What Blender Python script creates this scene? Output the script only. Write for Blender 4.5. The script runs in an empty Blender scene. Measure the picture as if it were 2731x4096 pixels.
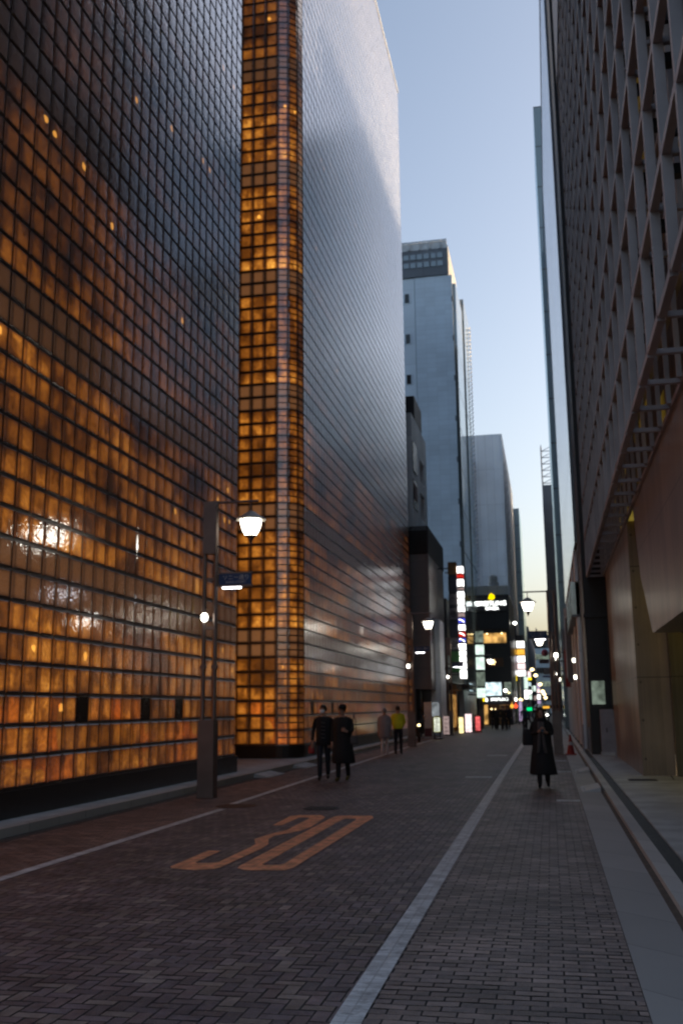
import bpy, bmesh, math, random
from mathutils import Vector, Matrix
random.seed(7)
R_ = math.radians
PI = math.pi
S = bpy.context.scene
COL = S.collection

# ------------------------------------------------------------------ camera
H = 1.70
FPX = 3982.0                      # focal length in photograph pixels (35 mm on a 24x36 frame)
def _dir(sx, sy): return Vector(((sx - 1365.5) / FPX, -(sy - 2048.0) / FPX, -1.0))
_y = _dir(2201, 2825).normalized()
_z = _dir(1215, -16900); _z = (_z - _y * _z.dot(_y)).normalized()
_x = _y.cross(_z)
RM = Matrix((_x, _y, _z))         # camera to world rotation
cam_d = bpy.data.cameras.new('camera')
cam = bpy.data.objects.new('camera', cam_d); COL.objects.link(cam)
M4 = RM.to_4x4(); M4.translation = (0, 0, H)
cam.matrix_world = M4
cam_d.sensor_fit = 'VERTICAL'; cam_d.sensor_height = 36.0; cam_d.sensor_width = 24.0
cam_d.lens = 35.0
cam_d.clip_end = 6000.0; cam_d.clip_start = 0.05
cam_d.dof.use_dof = True
cam_d.dof.focus_distance = 1.5
cam_d.dof.aperture_fstop = 11.0
S.camera = cam

# ------------------------------------------------------------------ world, sun, exposure
SUN_EL, SUN_AZ = 10.0, 64.0        # low evening sun off to the right, behind the buildings
w = bpy.data.worlds.new('World'); S.world = w; w.use_nodes = True
nt = w.node_tree; nt.nodes.clear()
out = nt.nodes.new('ShaderNodeOutputWorld'); bg = nt.nodes.new('ShaderNodeBackground')
sky = nt.nodes.new('ShaderNodeTexSky'); sky.sky_type = 'NISHITA'; sky.sun_disc = False
sky.sun_elevation = R_(SUN_EL); sky.sun_rotation = R_(SUN_AZ)
sky.altitude = 0; sky.air_density = 0.8; sky.dust_density = 5.0; sky.ozone_density = 1.0
bg.inputs['Strength'].default_value = 0.15
tint = nt.nodes.new('ShaderNodeMix'); tint.data_type = 'RGBA'; tint.blend_type = 'MULTIPLY'; tint.inputs[0].default_value = 1
tint.inputs[7].default_value = (1.0, 0.957, 0.925, 1)          # clear winter evening: a touch less violet
nt.links.new(sky.outputs[0], tint.inputs[6]); nt.links.new(tint.outputs[2], bg.inputs[0]); nt.links.new(bg.outputs[0], out.inputs[0])
sun_d = bpy.data.lights.new('sun', 'SUN'); sun_d.energy = 0.02; sun_d.angle = R_(4.0); sun_d.color = (1.0, 0.72, 0.5)
sun = bpy.data.objects.new('sun', sun_d); COL.objects.link(sun)
sd = Vector((math.sin(R_(SUN_AZ)) * math.cos(R_(SUN_EL)), math.cos(R_(SUN_AZ)) * math.cos(R_(SUN_EL)), math.sin(R_(SUN_EL))))
sun.rotation_euler = sd.to_track_quat('Z', 'Y').to_euler()
S.view_settings.view_transform = 'Standard'; S.view_settings.look = 'None'
S.view_settings.exposure = 1.57; S.view_settings.gamma = 1.0
S.render.engine = 'CYCLES'
S.cycles.use_denoising = True
S.cycles.max_bounces = 6; S.cycles.diffuse_bounces = 3; S.cycles.glossy_bounces = 4
S.cycles.sample_clamp_indirect = 4.0
S.cycles.caustics_reflective = False; S.cycles.caustics_refractive = False

# ------------------------------------------------------------------ helpers
K = 2731 / 1568
def at(px, py, Y):                 # photograph point (1568 px wide) on the plane y = Y
    r = RM @ _dir(px * K, py * K); t = Y / r.y
    return Vector((r.x * t, Y, r.z * t + H))
def gnd(px, py, z=0.0):
    r = RM @ _dir(px * K, py * K); t = (z - H) / r.z
    return Vector((r.x * t, r.y * t, z))
def zoomf(x0, y0, k): return lambda x, y: ((x0 + x / k) / K, (y0 + y / k) / K)
ZC = zoomf(1600, 1900, 3.136); ZD = zoomf(1800, 2200, 2.851); ZE = zoomf(1800, 2600, 2.851)
ZF = zoomf(1620, 2560, 4.612); ZS = zoomf(1990, 2480, 5.6); Z8 = zoomf(600, 3150, 1.568)
ZR = zoomf(2050, 2000, 2.3025)

class MB:
    def __init__(s): s.v = []; s.f = []; s.m = []; s.uv = None
    def face(s, pts, m=0):
        n = len(s.v); s.v += [tuple(p) for p in pts]; s.f.append(tuple(range(n, n + len(pts)))); s.m.append(m)
    def box(s, x0, x1, y0, y1, z0, z1, m=0):
        n = len(s.v)
        s.v += [(x0, y0, z0), (x1, y0, z0), (x1, y1, z0), (x0, y1, z0), (x0, y0, z1), (x1, y0, z1), (x1, y1, z1), (x0, y1, z1)]
        for q in ((0, 3, 2, 1), (4, 5, 6, 7), (0, 1, 5, 4), (1, 2, 6, 5), (2, 3, 7, 6), (3, 0, 4, 7)):
            s.f.append(tuple(n + i for i in q)); s.m.append(m)
        return s
    def tube(s, a, b, r0, r1=None, n=10, m=0, cap=True):
        a, b = Vector(a), Vector(b); r1 = r0 if r1 is None else r1
        d = (b - a).normalized(); u = d.orthogonal().normalized(); v = d.cross(u)
        k = len(s.v)
        for c, r in ((a, r0), (b, r1)):
            for i in range(n):
                t = 2 * PI * i / n; s.v.append(tuple(c + (u * math.cos(t) + v * math.sin(t)) * r))
        for i in range(n):
            j = (i + 1) % n; s.f.append((k + i, k + j, k + n + j, k + n + i)); s.m.append(m)
        if cap:
            s.f.append(tuple(k + i for i in reversed(range(n)))); s.m.append(m)
            s.f.append(tuple(k + n + i for i in range(n))); s.m.append(m)
        return s
    def rings(s, rings, n=20, m=0, cap=True, fn=None):        # rings: (cx, cy, z, rx, ry)
        k = len(s.v)
        for ri, (cx, cy, z, rx, ry) in enumerate(rings):
            for i in range(n):
                t = 2 * PI * i / n
                q = fn(ri, t) if fn else 1.0
                s.v.append((cx + rx * math.cos(t) * q, cy + ry * math.sin(t) * q, z))
        for r in range(len(rings) - 1):
            for i in range(n):
                j = (i + 1) % n
                s.f.append((k + r * n + i, k + r * n + j, k + (r + 1) * n + j, k + (r + 1) * n + i)); s.m.append(m)
        if cap:
            s.f.append(tuple(k + i for i in reversed(range(n)))); s.m.append(m)
            o = k + (len(rings) - 1) * n
            s.f.append(tuple(o + i for i in range(n))); s.m.append(m)
        return s
    def build(s, name, mats, parent=None, smooth=False, bevel=0.0):
        me = bpy.data.meshes.new(name); me.from_pydata(s.v, [], s.f); me.update()
        if not isinstance(mats, (list, tuple)): mats = [mats]
        for q in mats: me.materials.append(q)
        if any(s.m): me.polygons.foreach_set('material_index', s.m)
        o = bpy.data.objects.new(name, me); COL.objects.link(o)
        if bevel:
            bm = bmesh.new(); bm.from_mesh(me)
            bmesh.ops.bevel(bm, geom=[e for e in bm.edges if e.calc_face_angle(0) > 0.6], offset=bevel, segments=2, affect='EDGES')
            bm.to_mesh(me); bm.free()
        if smooth: me.polygons.foreach_set('use_smooth', [True] * len(me.polygons))
        if parent: o.parent = parent
        return o

def tag(o, label=None, cat=None, group=None, kind=None):
    if label: o['label'] = label
    if cat: o['category'] = cat
    if group: o['group'] = group
    if kind: o['kind'] = kind
    return o
def thing(name, label, cat, loc=(0, 0, 0), rz=0.0, group=None):
    o = bpy.data.objects.new(name, None); COL.objects.link(o); o.empty_display_size = 0.2
    o.location = loc; o.rotation_euler = (0, 0, rz)
    return tag(o, label, cat, group)
def dup(o, parent=None):
    c = o.copy(); COL.objects.link(c)
    if parent: c.parent = parent
    for ch in list(o.children): dup(ch, c)
    return c
def relabel(o, label): o['label'] = label; return o

# ------------------------------------------------------------------ materials
def nodes(name):
    m = bpy.data.materials.new(name); m.use_nodes = True
    t = m.node_tree; t.nodes.clear()
    o = t.nodes.new('ShaderNodeOutputMaterial')
    return m, t, o
def nn(t, ty, **kw):
    n = t.nodes.new(ty)
    for k, v in kw.items():
        if k.startswith('i_'): n.inputs[k[2:].replace('_', ' ')].default_value = v
        else: setattr(n, k, v)
    return n
def math_(t, op, a, b=None, c=None):
    n = t.nodes.new('ShaderNodeMath'); n.operation = op
    for i, q in enumerate((a, b, c)):
        if q is None: continue
        if isinstance(q, (int, float)): n.inputs[i].default_value = q
        else: t.links.new(q, n.inputs[i])
    return n.outputs[0]
def mat(name, col, rough=0.6, metal=0.0, var=0.18, scale=3.0, bump=0.0, bscale=40.0, stretch=(1, 1, 1), spec=0.5, attr=None):
    m, t, o = nodes(name)
    b = nn(t, 'ShaderNodeBsdfPrincipled'); b.inputs['Roughness'].default_value = rough; b.inputs['Metallic'].default_value = metal
    b.inputs['Specular IOR Level'].default_value = spec
    tc = nn(t, 'ShaderNodeTexCoord'); mp = nn(t, 'ShaderNodeMapping'); mp.inputs['Scale'].default_value = stretch
    t.links.new(tc.outputs['Object'], mp.inputs[0])
    nz = nn(t, 'ShaderNodeTexNoise'); nz.inputs['Scale'].default_value = scale; nz.inputs['Detail'].default_value = 5
    t.links.new(mp.outputs[0], nz.inputs['Vector'])
    mr = nn(t, 'ShaderNodeMapRange'); mr.inputs[1].default_value = 0.3; mr.inputs[2].default_value = 0.7
    mr.inputs[3].default_value = 1 - var; mr.inputs[4].default_value = 1 + var
    t.links.new(nz.outputs[0], mr.inputs[0])
    mx = nn(t, 'ShaderNodeMix', data_type='RGBA', blend_type='MULTIPLY'); mx.inputs[0].default_value = 1
    if attr:
        a = nn(t, 'ShaderNodeAttribute', attribute_name=attr)
        st = nn(t, 'ShaderNodeTexNoise'); st.inputs['Scale'].default_value = 0.9; st.inputs['Detail'].default_value = 7; st.inputs['Roughness'].default_value = 0.65
        t.links.new(tc.outputs['Object'], st.inputs['Vector'])
        sr = nn(t, 'ShaderNodeMapRange'); sr.inputs[1].default_value = 0.35; sr.inputs[2].default_value = 0.62; sr.inputs[3].default_value = 0.62; sr.inputs[4].default_value = 1.12
        t.links.new(st.outputs[0], sr.inputs[0])
        vo = nn(t, 'ShaderNodeTexVoronoi'); vo.inputs['Scale'].default_value = 1.7; t.links.new(tc.outputs['Object'], vo.inputs['Vector'])
        gum = math_(t, 'SUBTRACT', 1.0, math_(t, 'MULTIPLY', math_(t, 'LESS_THAN', vo.outputs['Distance'], 0.055), 0.4))
        m3 = nn(t, 'ShaderNodeMix', data_type='RGBA', blend_type='MULTIPLY'); m3.inputs[0].default_value = 1
        t.links.new(a.outputs['Color'], m3.inputs[6]); t.links.new(math_(t, 'MULTIPLY', sr.outputs[0], gum), m3.inputs[7]); t.links.new(m3.outputs[2], mx.inputs[6])
    else: mx.inputs[6].default_value = (*col, 1)
    t.links.new(mr.outputs[0], mx.inputs[7]); t.links.new(mx.outputs[2], b.inputs['Base Color'])
    rr = nn(t, 'ShaderNodeMapRange'); rr.inputs[3].default_value = max(0.03, rough - 0.08); rr.inputs[4].default_value = min(1, rough + 0.1)
    t.links.new(nz.outputs[0], rr.inputs[0]); t.links.new(rr.outputs[0], b.inputs['Roughness'])
    if bump:
        n2 = nn(t, 'ShaderNodeTexNoise'); n2.inputs['Scale'].default_value = bscale; n2.inputs['Detail'].default_value = 4
        t.links.new(mp.outputs[0], n2.inputs['Vector'])
        bp = nn(t, 'ShaderNodeBump'); bp.inputs['Strength'].default_value = bump; bp.inputs['Distance'].default_value = 0.01
        t.links.new(n2.outputs[0], bp.inputs['Height']); t.links.new(bp.outputs[0], b.inputs['Normal'])
    t.links.new(b.outputs[0], o.inputs[0])
    return m
EX = 2.97                          # lamp strengths below are given for the exposed picture
def wearmat(m, amount=0.5, scale=9.0, dark=(0.10, 0.092, 0.092)):
    """rubbed-off paint: the paving shows through in flecks"""
    t = m.node_tree; b = next(n for n in t.nodes if n.type == 'BSDF_PRINCIPLED')
    src = b.inputs['Base Color'].links[0].from_socket
    tc = nn(t, 'ShaderNodeTexCoord'); a = nn(t, 'ShaderNodeTexNoise'); a.inputs['Scale'].default_value = scale; a.inputs['Detail'].default_value = 8; a.inputs['Roughness'].default_value = 0.7
    t.links.new(tc.outputs['Object'], a.inputs['Vector'])
    r = nn(t, 'ShaderNodeMapRange'); r.inputs[1].default_value = 0.52; r.inputs[2].default_value = 0.66; r.inputs[3].default_value = 0.0; r.inputs[4].default_value = amount
    t.links.new(a.outputs[0], r.inputs[0])
    sp = nn(t, 'ShaderNodeSeparateXYZ'); t.links.new(tc.outputs['Object'], sp.inputs[0])
    j = math_(t, 'MAXIMUM', math_(t, 'LESS_THAN', math_(t, 'FRACT', math_(t, 'DIVIDE', sp.outputs[0], 0.1)), 0.1), math_(t, 'LESS_THAN', math_(t, 'FRACT', math_(t, 'DIVIDE', sp.outputs[1], 0.1)), 0.1))
    fac = math_(t, 'MAXIMUM', r.outputs[0], math_(t, 'MULTIPLY', j, 0.35))
    mx = nn(t, 'ShaderNodeMix', data_type='RGBA'); mx.inputs[7].default_value = (*dark, 1)
    t.links.new(fac, mx.inputs[0]); t.links.new(src, mx.inputs[6]); t.links.new(mx.outputs[2], b.inputs['Base Color'])
def emat(name, col, strength, var=0.0, scale=2.0):
    strength /= EX
    m, t, o = nodes(name)
    e = nn(t, 'ShaderNodeEmission'); e.inputs[0].default_value = (*col, 1); e.inputs[1].default_value = strength
    if var:
        tc = nn(t, 'ShaderNodeTexCoord'); nz = nn(t, 'ShaderNodeTexNoise'); nz.inputs['Scale'].default_value = scale
        t.links.new(tc.outputs['Object'], nz.inputs['Vector'])
        mr = nn(t, 'ShaderNodeMapRange'); mr.inputs[1].default_value = 0.3; mr.inputs[2].default_value = 0.7
        mr.inputs[3].default_value = strength * (1 - var); mr.inputs[4].default_value = strength * (1 + var)
        t.links.new(nz.outputs[0], mr.inputs[0]); t.links.new(mr.outputs[0], e.inputs[1])
    t.links.new(e.outputs[0], o.inputs[0])
    return m
def panelmat(name, col, rough, metal, px, pz, line=0.03, dark=0.5, axis='xz', var=0.1, spec=0.5, bumpw=0.0):
    """cladding panels: a grid of joints, each panel a slightly different tone"""
    m, t, o = nodes(name)
    b = nn(t, 'ShaderNodeBsdfPrincipled'); b.inputs['Roughness'].default_value = rough; b.inputs['Metallic'].default_value = metal
    b.inputs['Specular IOR Level'].default_value = spec
    tc = nn(t, 'ShaderNodeTexCoord'); sp = nn(t, 'ShaderNodeSeparateXYZ'); t.links.new(tc.outputs['Object'], sp.inputs[0])
    a = math_(t, 'DIVIDE', math_(t, 'ADD', sp.outputs[0], sp.outputs[1]), px); c = math_(t, 'DIVIDE', math_(t, 'ADD', sp.outputs[2], 0.37), pz)
    fa, fc = math_(t, 'FRACT', a), math_(t, 'FRACT', c)
    la = math_(t, 'LESS_THAN', fa, line / px); lc = math_(t, 'LESS_THAN', fc, line / pz)
    ln = math_(t, 'MAXIMUM', la, lc)
    cx = nn(t, 'ShaderNodeCombineXYZ'); t.links.new(math_(t, 'FLOOR', a), cx.inputs[0]); t.links.new(math_(t, 'FLOOR', c), cx.inputs[1])
    wn = nn(t, 'ShaderNodeTexWhiteNoise', noise_dimensions='2D'); t.links.new(cx.outputs[0], wn.inputs[0])
    nz = nn(t, 'ShaderNodeTexNoise'); nz.inputs['Scale'].default_value = 0.35; nz.inputs['Detail'].default_value = 6
    t.links.new(tc.outputs['Object'], nz.inputs['Vector'])
    v = math_(t, 'ADD', math_(t, 'MULTIPLY', math_(t, 'SUBTRACT', wn.outputs[0], 0.5), 2 * var), math_(t, 'ADD', 0.75, math_(t, 'MULTIPLY', nz.outputs[0], 0.5)))
    v = math_(t, 'MULTIPLY', v, math_(t, 'SUBTRACT', 1.0, math_(t, 'MULTIPLY', ln, dark)))
    mx = nn(t, 'ShaderNodeMix', data_type='RGBA', blend_type='MULTIPLY'); mx.inputs[0].default_value = 1
    mx.inputs[6].default_value = (*col, 1); t.links.new(v, mx.inputs[7]); t.links.new(mx.outputs[2], b.inputs['Base Color'])
    if bumpw:
        n2 = nn(t, 'ShaderNodeTexNoise'); n2.inputs['Scale'].default_value = 0.5
        t.links.new(tc.outputs['Object'], n2.inputs['Vector'])
        bp = nn(t, 'ShaderNodeBump'); bp.inputs['Strength'].default_value = bumpw; bp.inputs['Distance'].default_value = 0.1
        t.links.new(math_(t, 'ADD', n2.outputs[0], math_(t, 'MULTIPLY', wn.outputs[0], 0.3)), bp.inputs['Height']); t.links.new(bp.outputs[0], b.inputs['Normal'])
    t.links.new(b.outputs[0], o.inputs[0])
    return m

def glassblock_mat(name, gain=1.0, slab=0.3, ior=1.9, v0=12, v1=36, vmin=0.22, side=0.3, bump=0.5, pillow=0.35, rough=0.12):
    """lit glass block: warm interior seen through rippled glass, fresnel reflection on top; uv counts blocks"""
    m, t, o = nodes(name)
    uv = nn(t, 'ShaderNodeUVMap'); sp = nn(t, 'ShaderNodeSeparateXYZ'); t.links.new(uv.outputs[0], sp.inputs[0])
    u, v = sp.outputs[0], sp.outputs[1]
    iu, iv = math_(t, 'FLOOR', u), math_(t, 'FLOOR', v)
    fu, fv = math_(t, 'FRACT', u), math_(t, 'FRACT', v)
    cc = nn(t, 'ShaderNodeCombineXYZ'); t.links.new(iu, cc.inputs[0]); t.links.new(iv, cc.inputs[1])
    wn = nn(t, 'ShaderNodeTexWhiteNoise', noise_dimensions='2D'); t.links.new(cc.outputs[0], wn.inputs[0])
    rnd = wn.outputs[0]
    sc = nn(t, 'ShaderNodeSeparateColor'); t.links.new(wn.outputs[1], sc.inputs[0])
    # storeys of nine courses, two of them the floor edge
    rm = math_(t, 'MODULO', iv, 9.0)
    slabm = math_(t, 'MULTIPLY', math_(t, 'GREATER_THAN', rm, 5.5), math_(t, 'LESS_THAN', rm, 7.5))
    fl = math_(t, 'FLOOR', math_(t, 'DIVIDE', math_(t, 'ADD', iv, 1.0), 9.0))
    # room-scale variation
    n1 = nn(t, 'ShaderNodeTexNoise', noise_dimensions='3D'); n1.inputs['Scale'].default_value = 1.0; n1.inputs['Detail'].default_value = 2
    c1 = nn(t, 'ShaderNodeCombineXYZ'); t.links.new(math_(t, 'MULTIPLY', u, 0.22), c1.inputs[0]); t.links.new(math_(t, 'MULTIPLY', v, 0.3), c1.inputs[1]); t.links.new(math_(t, 'MULTIPLY', fl, 3.7), c1.inputs[2])
    t.links.new(c1.outputs[0], n1.inputs['Vector'])
    room = nn(t, 'ShaderNodeMapRange'); room.inputs[1].default_value = 0.3; room.inputs[2].default_value = 0.72; room.inputs[3].default_value = 0.12; room.inputs[4].default_value = 1.25
    t.links.new(n1.outputs[0], room.inputs[0])
    # shelves, posts and counters, each block throwing its own small offset
    n4 = nn(t, 'ShaderNodeTexNoise', noise_dimensions='3D'); n4.inputs['Scale'].default_value = 1.0; n4.inputs['Detail'].default_value = 3
    c4 = nn(t, 'ShaderNodeCombineXYZ'); t.links.new(math_(t, 'ADD', math_(t, 'MULTIPLY', u, 1.15), math_(t, 'MULTIPLY', sc.outputs[0], 0.22)), c4.inputs[0]); t.links.new(math_(t, 'ADD', math_(t, 'MULTIPLY', v, 0.75), math_(t, 'MULTIPLY', sc.outputs[1], 0.2)), c4.inputs[1]); t.links.new(fl, c4.inputs[2])
    t.links.new(c4.outputs[0], n4.inputs['Vector'])
    shelf = nn(t, 'ShaderNodeMapRange', interpolation_type='SMOOTHSTEP'); shelf.inputs[1].default_value = 0.36; shelf.inputs[2].default_value = 0.6; shelf.inputs[3].default_value = 0.42; shelf.inputs[4].default_value = 1.28
    t.links.new(n4.outputs[0], shelf.inputs[0])
    ceil_ = math_(t, 'ADD', 0.9, math_(t, 'MULTIPLY', 0.035, rm))       # the ceiling lights of a storey sit behind its upper courses
    # ripples inside each cast block
    n2 = nn(t, 'ShaderNodeTexNoise'); n2.inputs['Scale'].default_value = 1.0; n2.inputs['Detail'].default_value = 1; n2.inputs['Distortion'].default_value = 0.0
    c2 = nn(t, 'ShaderNodeCombineXYZ'); t.links.new(math_(t, 'MULTIPLY', u, 6.0), c2.inputs[0]); t.links.new(math_(t, 'MULTIPLY', v, 7.5), c2.inputs[1]); t.links.new(math_(t, 'MULTIPLY', rnd, 40.0), c2.inputs[2])
    t.links.new(c2.outputs[0], n2.inputs['Vector'])
    rip = nn(t, 'ShaderNodeMapRange'); rip.inputs[1].default_value = 0.3; rip.inputs[2].default_value = 0.7; rip.inputs[3].default_value = 0.7; rip.inputs[4].default_value = 1.35
    t.links.new(n2.outputs[0], rip.inputs[0])
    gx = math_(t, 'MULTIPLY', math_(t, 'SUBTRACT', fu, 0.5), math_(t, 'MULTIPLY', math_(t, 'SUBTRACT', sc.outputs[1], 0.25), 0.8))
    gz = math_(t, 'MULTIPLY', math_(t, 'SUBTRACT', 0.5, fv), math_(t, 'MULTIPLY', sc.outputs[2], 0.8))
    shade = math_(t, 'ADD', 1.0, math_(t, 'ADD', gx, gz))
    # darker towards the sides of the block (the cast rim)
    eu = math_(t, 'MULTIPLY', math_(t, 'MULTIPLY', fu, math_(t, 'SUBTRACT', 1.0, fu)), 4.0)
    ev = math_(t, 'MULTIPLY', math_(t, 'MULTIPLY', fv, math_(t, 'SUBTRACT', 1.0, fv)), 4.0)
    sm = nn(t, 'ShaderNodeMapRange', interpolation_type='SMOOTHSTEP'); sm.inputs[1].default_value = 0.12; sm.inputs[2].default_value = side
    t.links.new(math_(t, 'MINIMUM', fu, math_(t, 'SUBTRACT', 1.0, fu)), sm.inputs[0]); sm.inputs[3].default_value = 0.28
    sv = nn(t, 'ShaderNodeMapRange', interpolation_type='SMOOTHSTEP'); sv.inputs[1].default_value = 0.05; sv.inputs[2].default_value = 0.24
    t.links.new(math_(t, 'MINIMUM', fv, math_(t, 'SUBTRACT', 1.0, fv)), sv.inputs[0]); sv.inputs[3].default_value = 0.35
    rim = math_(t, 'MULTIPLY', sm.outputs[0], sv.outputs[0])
    # lamps in the rooms, upper courses of each storey
    lx = math_(t, 'SUBTRACT', fu, math_(t, 'ADD', 0.25, math_(t, 'MULTIPLY', sc.outputs[1], 0.5)))
    ly = math_(t, 'SUBTRACT', fv, math_(t, 'ADD', 0.3, math_(t, 'MULTIPLY', sc.outputs[2], 0.4)))
    dd = math_(t, 'ADD', math_(t, 'MULTIPLY', lx, lx), math_(t, 'MULTIPLY', ly, ly))
    dd = math_(t, 'ADD', dd, math_(t, 'MULTIPLY', math_(t, 'SUBTRACT', n2.outputs[0], 0.5), 0.06))
    spot = math_(t, 'LESS_THAN', dd, 0.022)
    lampm = math_(t, 'MULTIPLY', math_(t, 'GREATER_THAN', math_(t, 'ADD', rnd, math_(t, 'MULTIPLY', math_(t, 'SUBTRACT', n1.outputs[0], 0.5), 0.5)), 0.97), math_(t, 'MULTIPLY', math_(t, 'GREATER_THAN', rm, 1.5), math_(t, 'LESS_THAN', rm, 5.5)))
    lamp = math_(t, 'MULTIPLY', math_(t, 'MULTIPLY', spot, lampm), 2.2)
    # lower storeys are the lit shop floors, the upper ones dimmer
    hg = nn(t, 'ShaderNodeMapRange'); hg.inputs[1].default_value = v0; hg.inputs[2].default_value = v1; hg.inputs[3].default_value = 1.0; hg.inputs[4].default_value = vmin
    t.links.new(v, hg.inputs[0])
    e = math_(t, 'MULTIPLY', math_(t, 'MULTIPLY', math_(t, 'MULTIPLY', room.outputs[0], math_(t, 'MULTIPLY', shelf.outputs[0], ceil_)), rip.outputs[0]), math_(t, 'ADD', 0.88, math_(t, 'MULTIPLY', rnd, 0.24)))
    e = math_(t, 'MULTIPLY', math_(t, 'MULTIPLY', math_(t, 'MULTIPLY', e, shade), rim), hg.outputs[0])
    es = math_(t, 'MULTIPLY', math_(t, 'MULTIPLY', rim, hg.outputs[0]), math_(t, 'ADD', slab * 0.8, math_(t, 'MULTIPLY', n2.outputs[0], slab * 0.3)))
    e = math_(t, 'ADD', math_(t, 'MULTIPLY', e, math_(t, 'SUBTRACT', 1.0, slabm)), math_(t, 'MULTIPLY', es, slabm))
    e = math_(t, 'ADD', e, lamp)
    ramp = nn(t, 'ShaderNodeMix', data_type='RGBA'); ramp.inputs[6].default_value = (1.0, 0.255, 0.016, 1); ramp.inputs[7].default_value = (1.0, 0.42, 0.06, 1)
    t.links.new(math_(t, 'MULTIPLY', e, 0.5), ramp.inputs[0]); ramp.clamp_factor = True
    rs = nn(t, 'ShaderNodeMix', data_type='RGBA'); rs.inputs[7].default_value = (1.0, 0.40, 0.14, 1)
    t.links.new(slabm, rs.inputs[0]); t.links.new(ramp.outputs[2], rs.inputs[6])
    low = math_(t, 'MULTIPLY', math_(t, 'LESS_THAN', v, 3.0), math_(t, 'GREATER_THAN', n1.outputs[0], 0.52))
    rd = nn(t, 'ShaderNodeMix', data_type='RGBA'); rd.inputs[7].default_value = (0.9, 0.17, 0.014, 1)
    t.links.new(math_(t, 'MULTIPLY', low, sc.outputs[2]), rd.inputs[0]); t.links.new(rs.outputs[2], rd.inputs[6])
    em = nn(t, 'ShaderNodeEmission'); t.links.new(rd.outputs[2], em.inputs[0])
    lw = nn(t, 'ShaderNodeLayerWeight'); lw.inputs[0].default_value = 0.5
    face = math_(t, 'POWER', math_(t, 'SUBTRACT', 1.0, lw.outputs['Facing']), 1.15)
    t.links.new(math_(t, 'MULTIPLY', math_(t, 'MULTIPLY', e, face), 0.85 * gain / EX), em.inputs[1])
    df = nn(t, 'ShaderNodeBsdfDiffuse'); df.inputs[0].default_value = (0.12, 0.112, 0.112, 1)
    ad = nn(t, 'ShaderNodeAddShader'); t.links.new(em.outputs[0], ad.inputs[0]); t.links.new(df.outputs[0], ad.inputs[1])
    # pillow + ripples as bump
    hgt = math_(t, 'ADD', math_(t, 'MULTIPLY', math_(t, 'MULTIPLY', eu, ev), pillow), math_(t, 'MULTIPLY', n2.outputs[0], 0.8))
    bp = nn(t, 'ShaderNodeBump'); bp.inputs['Strength'].default_value = bump; bp.inputs['Distance'].default_value = 0.012
    t.links.new(hgt, bp.inputs['Height'])
    gl = nn(t, 'ShaderNodeBsdfGlossy'); gl.inputs[0].default_value = (0.93, 0.95, 1.0, 1); gl.inputs['Roughness'].default_value = rough
    t.links.new(bp.outputs[0], gl.inputs['Normal'])
    fr = nn(t, 'ShaderNodeFresnel'); fr.inputs[0].default_value = ior; t.links.new(bp.outputs[0], fr.inputs['Normal'])
    f1 = math_(t, 'SUBTRACT', 1.0, fr.outputs[0])          # front and back face of the block both reflect
    f2 = math_(t, 'SUBTRACT', 1.0, math_(t, 'MULTIPLY', f1, f1))
    mx = nn(t, 'ShaderNodeMixShader'); t.links.new(f2, mx.inputs[0]); t.links.new(ad.outputs[0], mx.inputs[1]); t.links.new(gl.outputs[0], mx.inputs[2])
    t.links.new(mx.outputs[0], o.inputs[0])
    return m

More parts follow.
